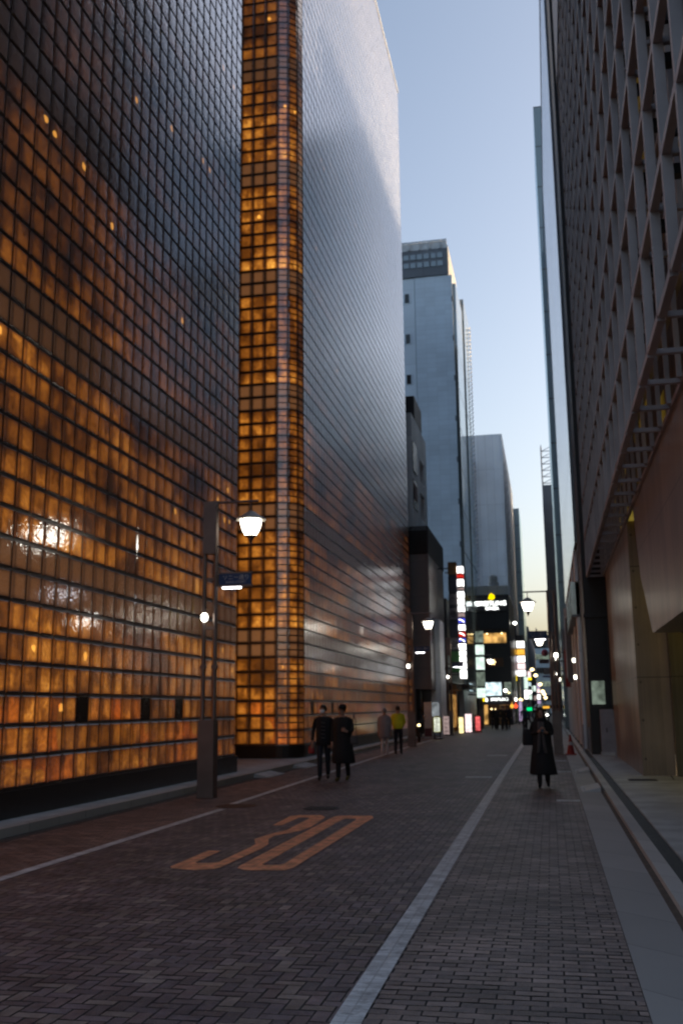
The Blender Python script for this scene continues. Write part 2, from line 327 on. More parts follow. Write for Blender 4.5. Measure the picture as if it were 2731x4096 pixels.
def facade_glass(name, tint, px, pz, line=0.06, rough=0.06, base=(0.03, 0.04, 0.05), wob=0.25, ior=1.8, lit=0.0):
    """curtain wall: panes with slightly different tilt, fresnel mirror over a dark interior, dull frames"""
    m, t, o = nodes(name)
    tc = nn(t, 'ShaderNodeTexCoord'); sp = nn(t, 'ShaderNodeSeparateXYZ'); t.links.new(tc.outputs['Object'], sp.inputs[0])
    a = math_(t, 'DIVIDE', math_(t, 'ADD', sp.outputs[0], sp.outputs[1]), px); c = math_(t, 'DIVIDE', sp.outputs[2], pz)
    ln = math_(t, 'MAXIMUM', math_(t, 'LESS_THAN', math_(t, 'FRACT', a), line / px), math_(t, 'LESS_THAN', math_(t, 'FRACT', c), line / pz))
    cx = nn(t, 'ShaderNodeCombineXYZ'); t.links.new(math_(t, 'FLOOR', a), cx.inputs[0]); t.links.new(math_(t, 'FLOOR', c), cx.inputs[1])
    wn = nn(t, 'ShaderNodeTexWhiteNoise', noise_dimensions='2D'); t.links.new(cx.outputs[0], wn.inputs[0])
    n2 = nn(t, 'ShaderNodeTexNoise'); n2.inputs['Scale'].default_value = 0.6; t.links.new(tc.outputs['Object'], n2.inputs['Vector'])
    bp = nn(t, 'ShaderNodeBump'); bp.inputs['Strength'].default_value = wob; bp.inputs['Distance'].default_value = 0.12
    t.links.new(math_(t, 'ADD', n2.outputs[0], 0.0), bp.inputs['Height'])
    d = nn(t, 'ShaderNodeBsdfPrincipled'); d.inputs['Base Color'].default_value = (*base, 1); d.inputs['Roughness'].default_value = 0.5
    if lit:
        d.inputs['Emission Color'].default_value = (1, 0.7, 0.4, 1)
        t.links.new(math_(t, 'MULTIPLY', math_(t, 'GREATER_THAN', wn.outputs[0], 0.8), lit / EX), d.inputs['Emission Strength'])
    g = nn(t, 'ShaderNodeBsdfGlossy'); g.inputs[0].default_value = (*tint, 1); g.inputs['Roughness'].default_value = rough
    t.links.new(bp.outputs[0], g.inputs['Normal'])
    fr = nn(t, 'ShaderNodeFresnel'); fr.inputs[0].default_value = ior
    mx = nn(t, 'ShaderNodeMixShader'); t.links.new(fr.outputs[0], mx.inputs[0]); t.links.new(d.outputs[0], mx.inputs[1]); t.links.new(g.outputs[0], mx.inputs[2])
    fm = nn(t, 'ShaderNodeBsdfPrincipled'); fm.inputs['Base Color'].default_value = (0.12, 0.13, 0.14, 1); fm.inputs['Roughness'].default_value = 0.5
    m2 = nn(t, 'ShaderNodeMixShader'); t.links.new(ln, m2.inputs[0]); t.links.new(mx.outputs[0], m2.inputs[1]); t.links.new(fm.outputs[0], m2.inputs[2])
    t.links.new(m2.outputs[0], o.inputs[0])
    return m

def concrete_board(name, col, rough=0.42):
    """board-formed concrete: narrow vertical boards, tie holes, stains"""
    m, t, o = nodes(name)
    b = nn(t, 'ShaderNodeBsdfPrincipled'); b.inputs['Roughness'].default_value = rough
    tc = nn(t, 'ShaderNodeTexCoord'); sp = nn(t, 'ShaderNodeSeparateXYZ'); t.links.new(tc.outputs['Object'], sp.inputs[0])
    a = math_(t, 'DIVIDE', math_(t, 'ADD', sp.outputs[0], sp.outputs[1]), 0.45)
    wn = nn(t, 'ShaderNodeTexWhiteNoise', noise_dimensions='1D'); t.links.new(math_(t, 'FLOOR', a), wn.inputs['W'])
    mp = nn(t, 'ShaderNodeMapping'); mp.inputs['Scale'].default_value = (6, 6, 0.35); t.links.new(tc.outputs['Object'], mp.inputs[0])
    nz = nn(t, 'ShaderNodeTexNoise'); nz.inputs['Scale'].default_value = 1.6; nz.inputs['Detail'].default_value = 6; t.links.new(mp.outputs[0], nz.inputs['Vector'])
    n3 = nn(t, 'ShaderNodeTexNoise'); n3.inputs['Scale'].default_value = 0.8; n3.inputs['Detail'].default_value = 5; t.links.new(tc.outputs['Object'], n3.inputs['Vector'])
    v = math_(t, 'ADD', math_(t, 'ADD', math_(t, 'MULTIPLY', wn.outputs[0], 0.22), math_(t, 'MULTIPLY', nz.outputs[0], 0.5)), math_(t, 'MULTIPLY', n3.outputs[0], 0.75))
    ln = math_(t, 'LESS_THAN', math_(t, 'FRACT', a), 0.03)
    v = math_(t, 'MULTIPLY', v, math_(t, 'SUBTRACT', 1.15, math_(t, 'MULTIPLY', ln, 0.3)))
    hx = math_(t, 'SUBTRACT', math_(t, 'FRACT', math_(t, 'DIVIDE', math_(t, 'ADD', sp.outputs[0], sp.outputs[1]), 0.9)), 0.5)
    hz = math_(t, 'SUBTRACT', math_(t, 'FRACT', math_(t, 'DIVIDE', sp.outputs[2], 0.9)), 0.5)
    hole = math_(t, 'LESS_THAN', math_(t, 'ADD', math_(t, 'MULTIPLY', hx, hx), math_(t, 'MULTIPLY', hz, hz)), 0.0011)
    jz = math_(t, 'LESS_THAN', math_(t, 'FRACT', math_(t, 'DIVIDE', math_(t, 'ADD', sp.outputs[2], 0.35), 2.7)), 0.009)
    v = math_(t, 'MULTIPLY', v, math_(t, 'SUBTRACT', 1.0, math_(t, 'MULTIPLY', math_(t, 'MAXIMUM', hole, jz), 0.6)))
    mx = nn(t, 'ShaderNodeMix', data_type='RGBA', blend_type='MULTIPLY'); mx.inputs[0].default_value = 1; mx.inputs[6].default_value = (*col, 1)
    t.links.new(v, mx.inputs[7]); t.links.new(mx.outputs[2], b.inputs['Base Color'])
    bp = nn(t, 'ShaderNodeBump'); bp.inputs['Strength'].default_value = 0.35; bp.inputs['Distance'].default_value = 0.02
    t.links.new(math_(t, 'SUBTRACT', math_(t, 'ADD', nz.outputs[0], math_(t, 'MULTIPLY', wn.outputs[0], 0.4)), ln), bp.inputs['Height']); t.links.new(bp.outputs[0], b.inputs['Normal'])
    t.links.new(b.outputs[0], o.inputs[0])
    return m

M = dict(
    asphalt=mat('asphalt', (0.05, 0.05, 0.052), 0.8, bump=0.4, bscale=60),
    paver=mat('paver', (0.1, 0.1, 0.1), 0.55, attr='tone', var=0.25, scale=9, bump=0.25, bscale=90),
    joint=mat('paver_joint', (0.075, 0.068, 0.066), 0.9),
    granite=mat('granite', (0.55, 0.55, 0.54), 0.6, var=0.22, scale=2.2, bump=0.2, bscale=80),
    kerb=panelmat('kerb_stone', (0.5, 0.49, 0.46), 0.6, 0, 0.9, 9.0, 0.012, 0.55, var=0.12),
    edge=panelmat('edge_slab', (0.36, 0.35, 0.335), 0.6, 0, 1.2, 9.0, 0.012, 0.5, var=0.1),
    silt=mat('gutter_silt', (0.10, 0.075, 0.055), 0.8, var=0.4, scale=6),
    walk=mat('sidewalk_concrete', (0.5, 0.52, 0.5), 0.5, var=0.3, scale=1.4, bump=0.2, bscale=50),
    gutter=mat('gutter', (0.05, 0.045, 0.04), 0.7),
    grate=mat('grate_metal', (0.09, 0.09, 0.09), 0.45, 0.6),
    paint=mat('white_paint', (0.62, 0.64, 0.64), 0.6, var=0.3, scale=5, bump=0.2),
    orange=mat('orange_paint', (0.9, 0.38, 0.18), 0.6, var=0.35, scale=6, bump=0.2),
    rust=mat('rusty_iron', (0.12, 0.06, 0.035), 0.6, 0.4, var=0.3),
    iron=mat('cast_iron', (0.03, 0.03, 0.03), 0.5, 0.5, bump=0.4, bscale=30),
    plinth=mat('plinth_stone', (0.02, 0.019, 0.018), 0.35, var=0.3),
    blackmetal=mat('black_metal', (0.02, 0.02, 0.021), 0.4, 0.5),
    steel=mat('lattice_steel', (0.41, 0.355, 0.35), 0.45, 0.3, var=0.22, scale=1.2),
    navy=panelmat('navy_panel', (0.10, 0.105, 0.15), 0.45, 0.3, 1.2, 1.1, 0.02),
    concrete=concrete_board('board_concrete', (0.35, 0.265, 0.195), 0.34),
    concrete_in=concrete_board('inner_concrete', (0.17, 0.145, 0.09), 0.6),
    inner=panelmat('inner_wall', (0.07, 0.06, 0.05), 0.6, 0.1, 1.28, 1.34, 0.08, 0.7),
    amber=emat('amber_glow', (1.0, 0.62, 0.1), 0.06, 0.6, 0.8),
    strip=emat('amber_strip', (1.0, 0.72, 0.12), 0.16, 0.5, 1.0),
    recess_led=emat('recess_led', (1.0, 0.78, 0.12), 1.3),
    darkbrick=panelmat('dark_brick', (0.022, 0.015, 0.013), 0.5, 0, 0.22, 0.075, 0.012, 0.5),
    brown=panelmat('brown_panel', (0.17, 0.14, 0.135), 0.4, 0.1, 1.5, 2.2, 0.02, 0.5),
    louvre=mat('dark_louvre', (0.035, 0.03, 0.03), 0.5, 0.3),
    white_tile=panelmat('white_tile', (0.9, 0.89, 0.87), 0.5, 0, 2.1, 1.5, 0.03, 0.3),
    pale=panelmat('pale_panel', (0.7, 0.77, 0.84), 0.5, 0, 3.2, 3.6, 0.03, 0.2, var=0.04),
    grey=panelmat('grey_panel', (0.66, 0.74, 0.82), 0.5, 0.0, 0.9, 0.45, 0.02, 0.22, var=0.045),
    grey2=panelmat('light_grey_panel', (0.85, 0.88, 0.92), 0.5, 0.0, 0.9, 4.2, 0.05, 0.25, var=0.05),
    beige=mat('beige_panel', (0.5, 0.47, 0.42), 0.5),
    white=mat('white_metal', (0.6, 0.61, 0.62), 0.5),
    shop=panelmat('shop_dark', (0.022, 0.021, 0.026), 0.4, 0.2, 1.3, 1.3, 0.02, 0.4),
    dark=mat('dark_wall', (0.03, 0.03, 0.033), 0.6),
    darkgrey=panelmat('dark_grey_wall', (0.14, 0.15, 0.17), 0.55, 0.1, 2.6, 3.2, 0.04, 0.4),
    tealgrey=facade_glass('teal_glass', (0.7, 0.82, 0.86), 2.2, 3.6, 0.12, 0.15, (0.24, 0.31, 0.34), 0.05, 1.6),
    glassR=facade_glass('bright_glass', (0.93, 0.96, 1.0), 1.4, 3.9, 0.05, 0.02, (0.12, 0.13, 0.14), 0.0, 2.4),
    glassT=facade_glass('tower_glass', (0.9, 0.97, 1.0), 1.9, 3.7, 0.12, 0.08, (0.06, 0.08, 0.08), 0.02, 2.4),
    void=mat('window_void', (0.008, 0.008, 0.009), 0.25),
    pane=mat('window_pane', (0.03, 0.032, 0.036), 0.1),
    lamp_metal=mat('lamp_bronze', (0.19, 0.145, 0.13), 0.4, 0.5, var=0.15),
    lamp_roof=mat('lamp_roof', (0.45, 0.43, 0.4), 0.45, 0.3),
    globe=emat('lamp_globe', (1.0, 0.94, 0.78), 9.0),
    globe_far=emat('lamp_globe_warm', (1.0, 0.96, 0.8), 6.0),
    tube=emat('light_tube', (0.93, 0.95, 1.0), 8.0),
    signblue=mat('sign_blue', (0.006, 0.045, 0.16), 0.4),
    signtext=mat('sign_white', (0.6, 0.6, 0.62), 0.5),
    red=mat('red_plastic', (0.35, 0.025, 0.02), 0.5),
    green=mat('green_leaf', (0.02, 0.06, 0.025), 0.6),
    skin=mat('skin', (0.42, 0.24, 0.17), 0.5, var=0.05),
    hair=mat('black_hair', (0.012, 0.010, 0.010), 0.45),
    hairgrey=mat('grey_hair', (0.25, 0.25, 0.26), 0.6),
    black=mat('black_cloth', (0.012, 0.012, 0.014), 0.85, bump=0.3),
    navycl=mat('navy_cloth', (0.02, 0.022, 0.03), 0.85, bump=0.3),
    greycl=mat('grey_coat', (0.3, 0.28, 0.3), 0.9, bump=0.3),
    palecl=mat('pale_trousers', (0.7, 0.65, 0.64), 0.9),
    yellowcl=mat('yellow_shirt', (0.8, 0.76, 0.03), 0.8),
    bluecl=mat('blue_jacket', (0.012, 0.05, 0.09), 0.8),
    scarf=mat('grey_scarf', (0.10, 0.09, 0.09), 0.9),
    shoe=mat('shoe', (0.03, 0.028, 0.024), 0.5),
    maskcl=mat('white_mask', (0.85, 0.83, 0.83), 0.8),
    rubber=mat('rubber', (0.015, 0.015, 0.015), 0.7),
    chrome=mat('chrome', (0.5, 0.5, 0.5), 0.15, 1.0),
    cabinet=mat('cabinet_grey', (0.4, 0.38, 0.4), 0.5),
    ledw=emat('led_white', (1.0, 0.98, 0.95), 3.2, 0.25, 6),
    ledg=emat('led_greenwhite', (0.8, 1.0, 0.88), 1.1, 0.3, 2),
    ledr=emat('led_red', (0.9, 0.03, 0.02), 0.8, 0.3, 5),
    ledb=emat('led_blue', (0.1, 0.12, 0.9), 0.9, 0.5, 5),
    ledo=emat('led_orange', (1.0, 0.5, 0.06), 1.2, 0.2, 4),
    ledy=emat('led_yellow', (1.0, 0.72, 0.0), 1.6),
    ledp=emat('led_pink', (1.0, 0.75, 0.75), 1.4, 0.3, 5),
    dimp=emat('led_dimpink', (0.75, 0.55, 0.52), 0.45, 0.4, 6),
    warm=emat('warm_window', (1.0, 0.55, 0.16), 0.75, 0.7, 1.6),
    warmb=emat('warm_bulb', (1.0, 0.75, 0.35), 5.0),
    cool=emat('cool_window', (0.75, 0.95, 1.0), 1.3, 0.5, 2.0),
    coold=emat('cool_dim_window', (0.5, 0.62, 0.5), 0.28, 0.7, 2.5),
    bulb=emat('white_bulb', (1.0, 0.97, 0.85), 9.0),
    letters=emat('lit_letters', (0.95, 1.0, 0.95), 5.0),
    violet=emat('violet_sign', (0.8, 0.6, 0.95), 0.6, 0.4, 5),
    greenl=emat('green_signal', (0.0, 0.7, 0.2), 1.5),
    tail=emat('red_tail', (1.0, 0.08, 0.03), 2.0),
    signgrey=mat('sign_grey', (0.16, 0.145, 0.15), 0.5),
    signbrown=mat('sign_brown', (0.16, 0.075, 0.02), 0.5),
    signnavy=mat('sign_navy', (0.012, 0.012, 0.03), 0.4),
    signgreen=mat('sign_green', (0.02, 0.1, 0.02), 0.4),
    wood=mat('wood', (0.22, 0.10, 0.03), 0.6, stretch=(4, 4, 0.5)),
    pinkball=mat('pink_ball', (0.28, 0.05, 0.09), 0.5),
    paper=emat('lit_board', (0.95, 1.0, 0.8), 0.95, 0.2, 9),
    yrim=mat('yellow_rim', (0.45, 0.42, 0.0), 0.5),
    ledy2=emat('led_cream', (1.0, 0.8, 0.38), 1.7, 0.3, 4), ledred=emat('led_redwhite', (1.0, 0.16, 0.16), 0.9, 0.5, 5), dimcool=emat('dim_cool', (0.5, 0.55, 0.58), 0.4, 0.5, 4), yshoe=mat('olive_shoe', (0.10, 0.085, 0.02), 0.6),
    pale2=panelmat('pale_blue_wall', (0.34, 0.44, 0.5), 0.6, 0, 3.0, 3.4, 0.1, 0.3), plum=mat('plum_sign', (0.05, 0.025, 0.045), 0.5), signviolet=mat('violet_board', (0.09, 0.09, 0.2), 0.5), ledo2=emat('warm_orange_lamp', (1.0, 0.72, 0.25), 6.0),
    hill=mat('hill_green', (0.03, 0.04, 0.035), 0.9),
)
wearmat(M['paint']); wearmat(M['orange'], 0.35)
M['frame_metal'] = mat('block_frame', (0.2, 0.19, 0.19), 0.32, 0.85)
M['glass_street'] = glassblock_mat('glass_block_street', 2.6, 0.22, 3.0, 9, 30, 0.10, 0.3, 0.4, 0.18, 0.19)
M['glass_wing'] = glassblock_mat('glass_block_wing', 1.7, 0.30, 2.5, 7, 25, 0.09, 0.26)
M['glass_slot'] = glassblock_mat('glass_block_slot', 0.66, 0.36, 1.7, 44, 66, 0.25, 0.24)

# ------------------------------------------------------------------ ground, road, pavements
def sheet(name, pts, z, m, kind='structure'):
    b = MB(); b.face([(x, y, z) for x, y in pts]); o = b.build(name, m); tag(o, kind=kind); return o
sheet('ground', [(-1500, -400), (1500, -400), (1500, 3000), (-1500, 3000)], -0.03, M['asphalt'])

def paving(name, x0, x1, y0, y1, pattern, tones, jm, base=0.0):
    bm = MB(); cols = []
    W = 0.1; g = 0.006
    def brick(a0, a1, b0, b1):
        a0, a1, b0, b1 = max(a0, x0), min(a1, x1), max(b0, y0), min(b1, y1)
        if a1 - a0 < 0.02 or b1 - b0 < 0.02: return
        t = random.choice(tones); k = random.uniform(0.72, 1.28)
        dz = [base + random.uniform(-0.0022, 0.0022) for _ in range(4)]
        bm.face([(a0 + g, b0 + g, dz[0]), (a1 - g, b0 + g, dz[1]), (a1 - g, b1 - g, dz[2]), (a0 + g, b1 - g, dz[3])], 0)
        k *= 1.95; cols.append((t[0] * k * 1.06, t[1] * k * 0.95, t[2] * k * 0.91, 1))
    if pattern == 'herring':
        na, nb = int((x1 - x0) / W) + 4, int((y1 - y0) / W) + 4
        for a in range(-nb, na + nb):
            for b in range(-nb, nb):
                ox, oy = a + 2 * b, a - 2 * b
                if -3 < ox < na and -4 < oy < nb:
                    X, Y = x0 + ox * W, y0 + oy * W
                    brick(X, X + 2 * W, Y, Y + W); brick(X, X + W, Y + W, Y + 3 * W)
    else:
        for r in range(int((y1 - y0) / W) + 1):
            off = (r % 2) * W
            for c in range(-1, int((x1 - x0) / (2 * W)) + 2):
                brick(x0 + c * 2 * W - off, x0 + (c + 1) * 2 * W - off, y0 + r * W, y0 + (r + 1) * W)
    n = len(bm.f)
    bm.face([(x0, y0, base - 0.006), (x1, y0, base - 0.006), (x1, y1, base - 0.006), (x0, y1, base - 0.006)], 1)
    o = bm.build(name, [M['paver'], jm])
    at_ = o.data.attributes.new('tone', 'FLOAT_COLOR', 'FACE')
    cols.append((0.05, 0.05, 0.05, 1))
    flat = [q for c in cols for q in c]
    at_.data.foreach_set('color', flat)
    return tag(o, kind='structure')
TM = [(0.075, 0.066, 0.072), (0.085, 0.074, 0.076), (0.062, 0.056, 0.064), (0.11, 0.098, 0.09), (0.07, 0.06, 0.068), (0.08, 0.065, 0.068)]
TR = [(0.115, 0.099, 0.094), (0.122, 0.105, 0.098), (0.10, 0.088, 0.086), (0.13, 0.112, 0.103)]
TL = [(0.115, 0.085, 0.075), (0.10, 0.075, 0.07), (0.125, 0.09, 0.078), (0.09, 0.07, 0.066)]
XR, XL, XK = -1.2, -5.7, -7.42
paving('road', XL, XR, 3.0, 58.0, 'herring', TM, M['joint'])
paving('brick_lane', XR, 0.46, 3.0, 58.0, 'bond', TR, M['joint'])
paving('brick_lane', XK, XL, 3.0, 58.0, 'bond', TL, M['joint'])
M['farpave'] = mat('far_paving', (0.115, 0.102, 0.10), 0.6, var=0.25, scale=2.5)
sheet('road', [(XK, 58), (0.46, 58), (0.46, 110), (XK, 110)], 0.0, M['farpave'])
sheet('road', [(XK, -6), (0.46, -6), (0.46, 3.0), (XK, 3.0)], 0.0, M['farpave'])
sheet('road', [(-8, 110), (3.5, 110), (8, 300), (-8, 300)], 0.0, M['farpave'])
def strip(name, pts, wd, z, m):           # flat painted line along a polyline
    b = MB()
    for (a, c) in zip(pts[:-1], pts[1:]):
        b.face([(a[0] - wd / 2, a[1], z), (a[0] + wd / 2, a[1], z), (c[0] + wd / 2, c[1], z), (c[0] - wd / 2, c[1], z)])
    return tag(b.build(name, m), kind='structure')
strip('road_line', [(-1.13, 3.0), (-1.19, 6), (-1.22, 13), (-1.3, 30), (-1.34, 52), (-1.4, 70)], 0.17, 0.005, M['paint'])
strip('road_line', [(-5.66, 8.2), (-5.68, 17.2)], 0.14, 0.005, M['paint'])
strip('road_line', [(-5.78, 18.0), (-6.0, 30), (-6.25, 46), (-6.35, 66)], 0.14, 0.005, M['paint'])
# short cross marks on the lanes
for (x0, x1, y0, y1) in ((0.02, 0.44, 19.15, 19.5), (-0.1, 0.44, 27.6, 27.9), (-2.15, -1.5, 25.3, 25.75), (-2.3, -1.6, 36.5, 37.1), (-0.1, 0.42, 33.0, 33.4)):
    sheet('road_mark', [(x0, y0), (x1, y0), (x1, y1), (x0, y1)], 0.006, M['paint'])
# the orange 30
b = MB()
def poly(pts): return [tuple(gnd(*Z8(*p))[:2]) for p in pts]
def band(outer, inner, closed=False):      # quads between two traced edges
    o_, i_ = poly(outer), poly(inner); n = len(o_)
    for k in range(n if closed else n - 1):
        j = (k + 1) % n
        b.face([(*o_[k], 0.005), (*o_[j], 0.005), (*i_[j], 0.005), (*i_[k], 0.005)])
band([(770, 238), (880, 180), (940, 175), (1075, 175), (1100, 188), (1010, 250), (935, 275), (780, 305), (745, 325), (742, 358), (700, 385), (450, 500), (400, 514), (270, 521), (140, 509), (125, 499), (365, 397)],
     [(830, 238), (930, 192), (960, 190), (1000, 190), (985, 202), (900, 245), (860, 268), (755, 292), (655, 326), (662, 358), (620, 380), (430, 470), (380, 476), (330, 476), (300, 476), (285, 472), (445, 399)])
band([(560, 495), (1140, 190), (1180, 178), (1390, 178), (1402, 190), (900, 505), (850, 521), (600, 522), (550, 508)],
     [(705, 484), (1200, 205), (1225, 197), (1290, 197), (1290, 205), (840, 480), (815, 487), (725, 489), (705, 487)], True)
tag(b.build('speed_marking', M['orange']), kind='structure')
# manhole covers
def cover(x, y, r, m, name='manhole_cover', rx=1.0):
    q = MB(); q.rings([(0, 0, 0, r * rx, r), (0, 0, 0.008, r * rx, r)], 28)
    for k in range(-3, 4): q.box(-r * rx * 0.8, r * rx * 0.8, k * r * 0.24 - 0.012, k * r * 0.24 + 0.012, 0.008, 0.011)
    o = q.build(name, m); o.location = (x, y, 0.003); return o
tag(cover(-3.98, 17.5, 0.33, M['iron']), 'dark round iron cover in the road beyond the orange 30', 'manhole cover')
tag(cover(-5.6, 17.75, 0.36, M['rust']), 'rusty brown round cover interrupting the left white line', 'manhole cover')
tag(cover(-5.72, 8.45, 0.3, M['rust']), 'rusty cover at the near end of the left white line', 'manhole cover')
# pavements
def slab(name, x0, x1, y0, y1, z0, z1, m): 
    q = MB(); q.box(x0, x1, y0, y1, z0, z1); return tag(q.build(name, m), kind='structure')
slab('kerb_strip', XK - 0.16, XK, -6, 62, -0.02, 0.13, M['kerb'])
slab('sidewalk', -14.0, XK - 0.16, -6, 62, -0.02, 0.12, M['granite'])
slab('gutter_strip', XK, XK + 0.22, -6, 62, -0.02, 0.005, M['gutter'])
slab('paving_strip', 0.46, 0.90, -6, 110, -0.02, 0.006, M['edge'])
slab('gutter_strip', 0.90, 0.97, -6, 110, -0.02, 0.002, M['silt'])
slab('kerb_strip', 0.97, 1.13, -6, 110, -0.02, 0.06, M['kerb'])
# slotted drain beside the kerb
q = MB(); q.box(1.13, 1.31, -6, 40, -0.02, 0.035, 1)
for k in range(520): q.box(1.14, 1.30, 3 + k * 0.06, 3.03 + k * 0.06, 0.035, 0.052, 0)
tag(q.build('drain_strip', [M['grate'], M['joint']]), kind='structure')
slab('sidewalk', 1.31, 9.0, -6, 110, -0.02, 0.06, M['walk'])
sheet('sidewalk_joint', [(1.31, 22.9), (2.9, 22.9), (2.9, 22.93), (1.31, 22.93)], 0.064, M['gutter'])
sheet('sidewalk_joint', [(2.6, 24.0), (2.63, 24.0), (3.0, 30.0), (2.97, 30.0)], 0.064, M['gutter'])
q = MB(); q.box(0, 0.62, 0, 0.55, 0, 0.006)
for k in range(9): q.box(0.03, 0.59, 0.03 + k * 0.058, 0.06 + k * 0.058, 0.006, 0.01)
o = q.build('drain_grate', M['iron']); o.location = (1.62, 23.6, 0.06); tag(o, 'dark rectangular drain grate set in the right pavement', 'drain grate')
# kerb ramps
def ramp(x, y, side, label, wd=0.75, dp=0.32):
    q = MB(); s = side
    q.face([(0, 0, 0.09), (0, wd, 0.09), (s * dp, wd, 0.012), (s * dp, 0, 0.012)][::(1 if s < 0 else -1)])
    q.face([(0, 0, 0), (0, 0, 0.09), (s * dp, 0, 0.012), (s * dp, 0, 0)]); q.face([(0, wd, 0), (s * dp, wd, 0), (s * dp, wd, 0.012), (0, wd, 0.09)])
    q.face([(s * dp, 0, 0), (s * dp, 0, 0.012), (s * dp, wd, 0.012), (s * dp, wd, 0)]); q.face([(0, 0, 0), (s * dp, 0, 0), (s * dp, wd, 0), (0, wd, 0)])
    for k in range(5): q.box(min(0, s * dp) + 0.03, max(0, s * dp) - 0.03, 0.1 + k * 0.14, 0.12 + k * 0.14, 0.0, 0.03)
    o = q.build('kerb_ramp', M['granite']); o.location = (x, y, 0.006); return tag(o, label, 'kerb ramp', 'ramps laid against the kerbs')
ramp(XK, 25.0, 1, 'pale kerb ramp at the left kerb, near the glass slot', 1.5, 0.4)
ramp(XK, 29.0, 1, 'pale kerb ramp at the left kerb behind the two men in black', 1.6, 0.4)
ramp(0.90, 21.2, -1, 'grey kerb ramp on the right, nearest to the camera', 1.3, 0.36)
ramp(0.90, 27.2, -1, 'grey kerb ramp on the right, between the near ramp and the cone', 1.2, 0.34)

# ------------------------------------------------------------------ left: the glass block building
P = 0.478; NR = 88; ZB = 0.54
def block_wall(name, path, m, parent, holes=(), dp=0.02, bv=0.08):
    """path: list of segments (x0,y0,x1,y1,n) or arcs ('arc',cx,cy,r,a0,a1,n); blocks are cushions with bevelled rims in a dark metal grid"""
    cols = []; u = 0
    for sg in path:
        if sg[0] == 'arc':
            _, cx, cy, r, a0, a1, n = sg
            for i in range(n):
                q = []
                for a in (a0 + (a1 - a0) * i / n, a0 + (a1 - a0) * (i + 1) / n):
                    q.append((cx + r * math.cos(a), cy + r * math.sin(a), math.cos(a), math.sin(a)))
                cols.append((q, 2))
        else:
            x0, y0, x1, y1, n = sg; d = Vector((x1 - x0, y1 - y0)).normalized(); nx, ny = d.y, -d.x
            for i in range(n):
                a, b_ = i / n, (i + 1) / n
                cols.append(([(x0 + (x1 - x0) * a, y0 + (y1 - y0) * a, nx, ny), (x0 + (x1 - x0) * b_, y0 + (y1 - y0) * b_, nx, ny)], 1))
    V = []; F = []; UV = []; MI = []
    for i, ((p, q), dv) in enumerate(cols):
        def pt(t, z, d):
            x = p[0] + (q[0] - p[0]) * t; y = p[1] + (q[1] - p[1]) * t
            nx = p[2] + (q[2] - p[2]) * t; ny = p[3] + (q[3] - p[3]) * t
            return (x + nx * d, y + ny * d, z)
        n = len(V)
        V += [pt(0, ZB - 0.02, -dp - 0.005), pt(1, ZB - 0.02, -dp - 0.005), pt(1, ZB + NR * P + 0.02, -dp - 0.005), pt(0, ZB + NR * P + 0.02, -dp - 0.005)]
        F.append((n, n + 1, n + 2, n + 3)); MI.append(1); UV += [(0, 0)] * 4
        P_ = P / dv
        for jj in range(NR * dv):
            j = jj / dv; z = ZB + jj * P_; hole = (i, j) in holes
            a, b_, c, d_ = 0.03, 0.97, 0.035, 0.965
            a2, b2, c2, d2 = 0.03 + bv, 0.97 - bv, 0.035 + bv * 0.625, 0.965 - bv * 0.625
            n = len(V)
            V += [pt(a, z + c * P_, -dp), pt(b_, z + c * P_, -dp), pt(b_, z + d_ * P_, -dp), pt(a, z + d_ * P_, -dp)]
            dd = -dp * 0.8 if hole else random.uniform(-0.12, 0.12) * dp
            V += [pt(a2, z + c2 * P_, dd), pt(b2, z + c2 * P_, dd), pt(b2, z + d2 * P_, dd), pt(a2, z + d2 * P_, dd)]
            l0 = [(a, c), (b_, c), (b_, d_), (a, d_)]; l1 = [(a2, c2), (b2, c2), (b2, d2), (a2, d2)]
            F.append((n + 4, n + 5, n + 6, n + 7)); UV += [(i + x, j + y / dv) for x, y in l1]; MI.append(2 if hole else 0)
            for k in range(4):
                k2 = (k + 1) % 4
                F.append((n + k, n + k2, n + 4 + k2, n + 4 + k)); MI.append(2 if hole else (1 if k in (0, 2) else 0))
                UV += [(i + l0[k][0], j + l0[k][1] / dv), (i + l0[k2][0], j + l0[k2][1] / dv), (i + l1[k2][0], j + l1[k2][1] / dv), (i + l1[k][0], j + l1[k][1] / dv)]
    me = bpy.data.meshes.new(name); me.from_pydata(V, [], F); me.update()
    ul = me.uv_layers.new(name='UVMap'); ul.data.foreach_set('uv', [q for t in UV for q in t])
    for q in (m, M['frame_metal'], M['void']): me.materials.append(q)
    me.polygons.foreach_set('material_index', MI)
    o = bpy.data.objects.new(name, me); COL.objects.link(o); o.parent = parent
    return o
GX = -8.1
gb = thing('glass_block_building', 'tall glass block building glowing orange with a rounded corner and a slot between its wings', 'building')
Y1 = 25.85; RC = 0.32; Y0 = Y1 - RC - 46 * P
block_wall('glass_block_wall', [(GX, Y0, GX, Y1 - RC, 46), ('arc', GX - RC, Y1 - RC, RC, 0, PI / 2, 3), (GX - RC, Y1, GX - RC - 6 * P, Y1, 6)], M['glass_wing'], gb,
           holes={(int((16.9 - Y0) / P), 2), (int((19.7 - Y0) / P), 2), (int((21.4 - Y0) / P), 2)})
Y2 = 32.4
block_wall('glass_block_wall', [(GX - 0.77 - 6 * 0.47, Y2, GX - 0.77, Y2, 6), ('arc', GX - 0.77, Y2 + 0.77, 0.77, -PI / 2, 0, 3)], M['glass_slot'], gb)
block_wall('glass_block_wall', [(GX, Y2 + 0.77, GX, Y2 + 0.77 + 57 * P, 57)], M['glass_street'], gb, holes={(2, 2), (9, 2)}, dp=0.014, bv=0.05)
Y3 = Y2 + 0.77 + 57 * P
ZT = ZB + NR * P
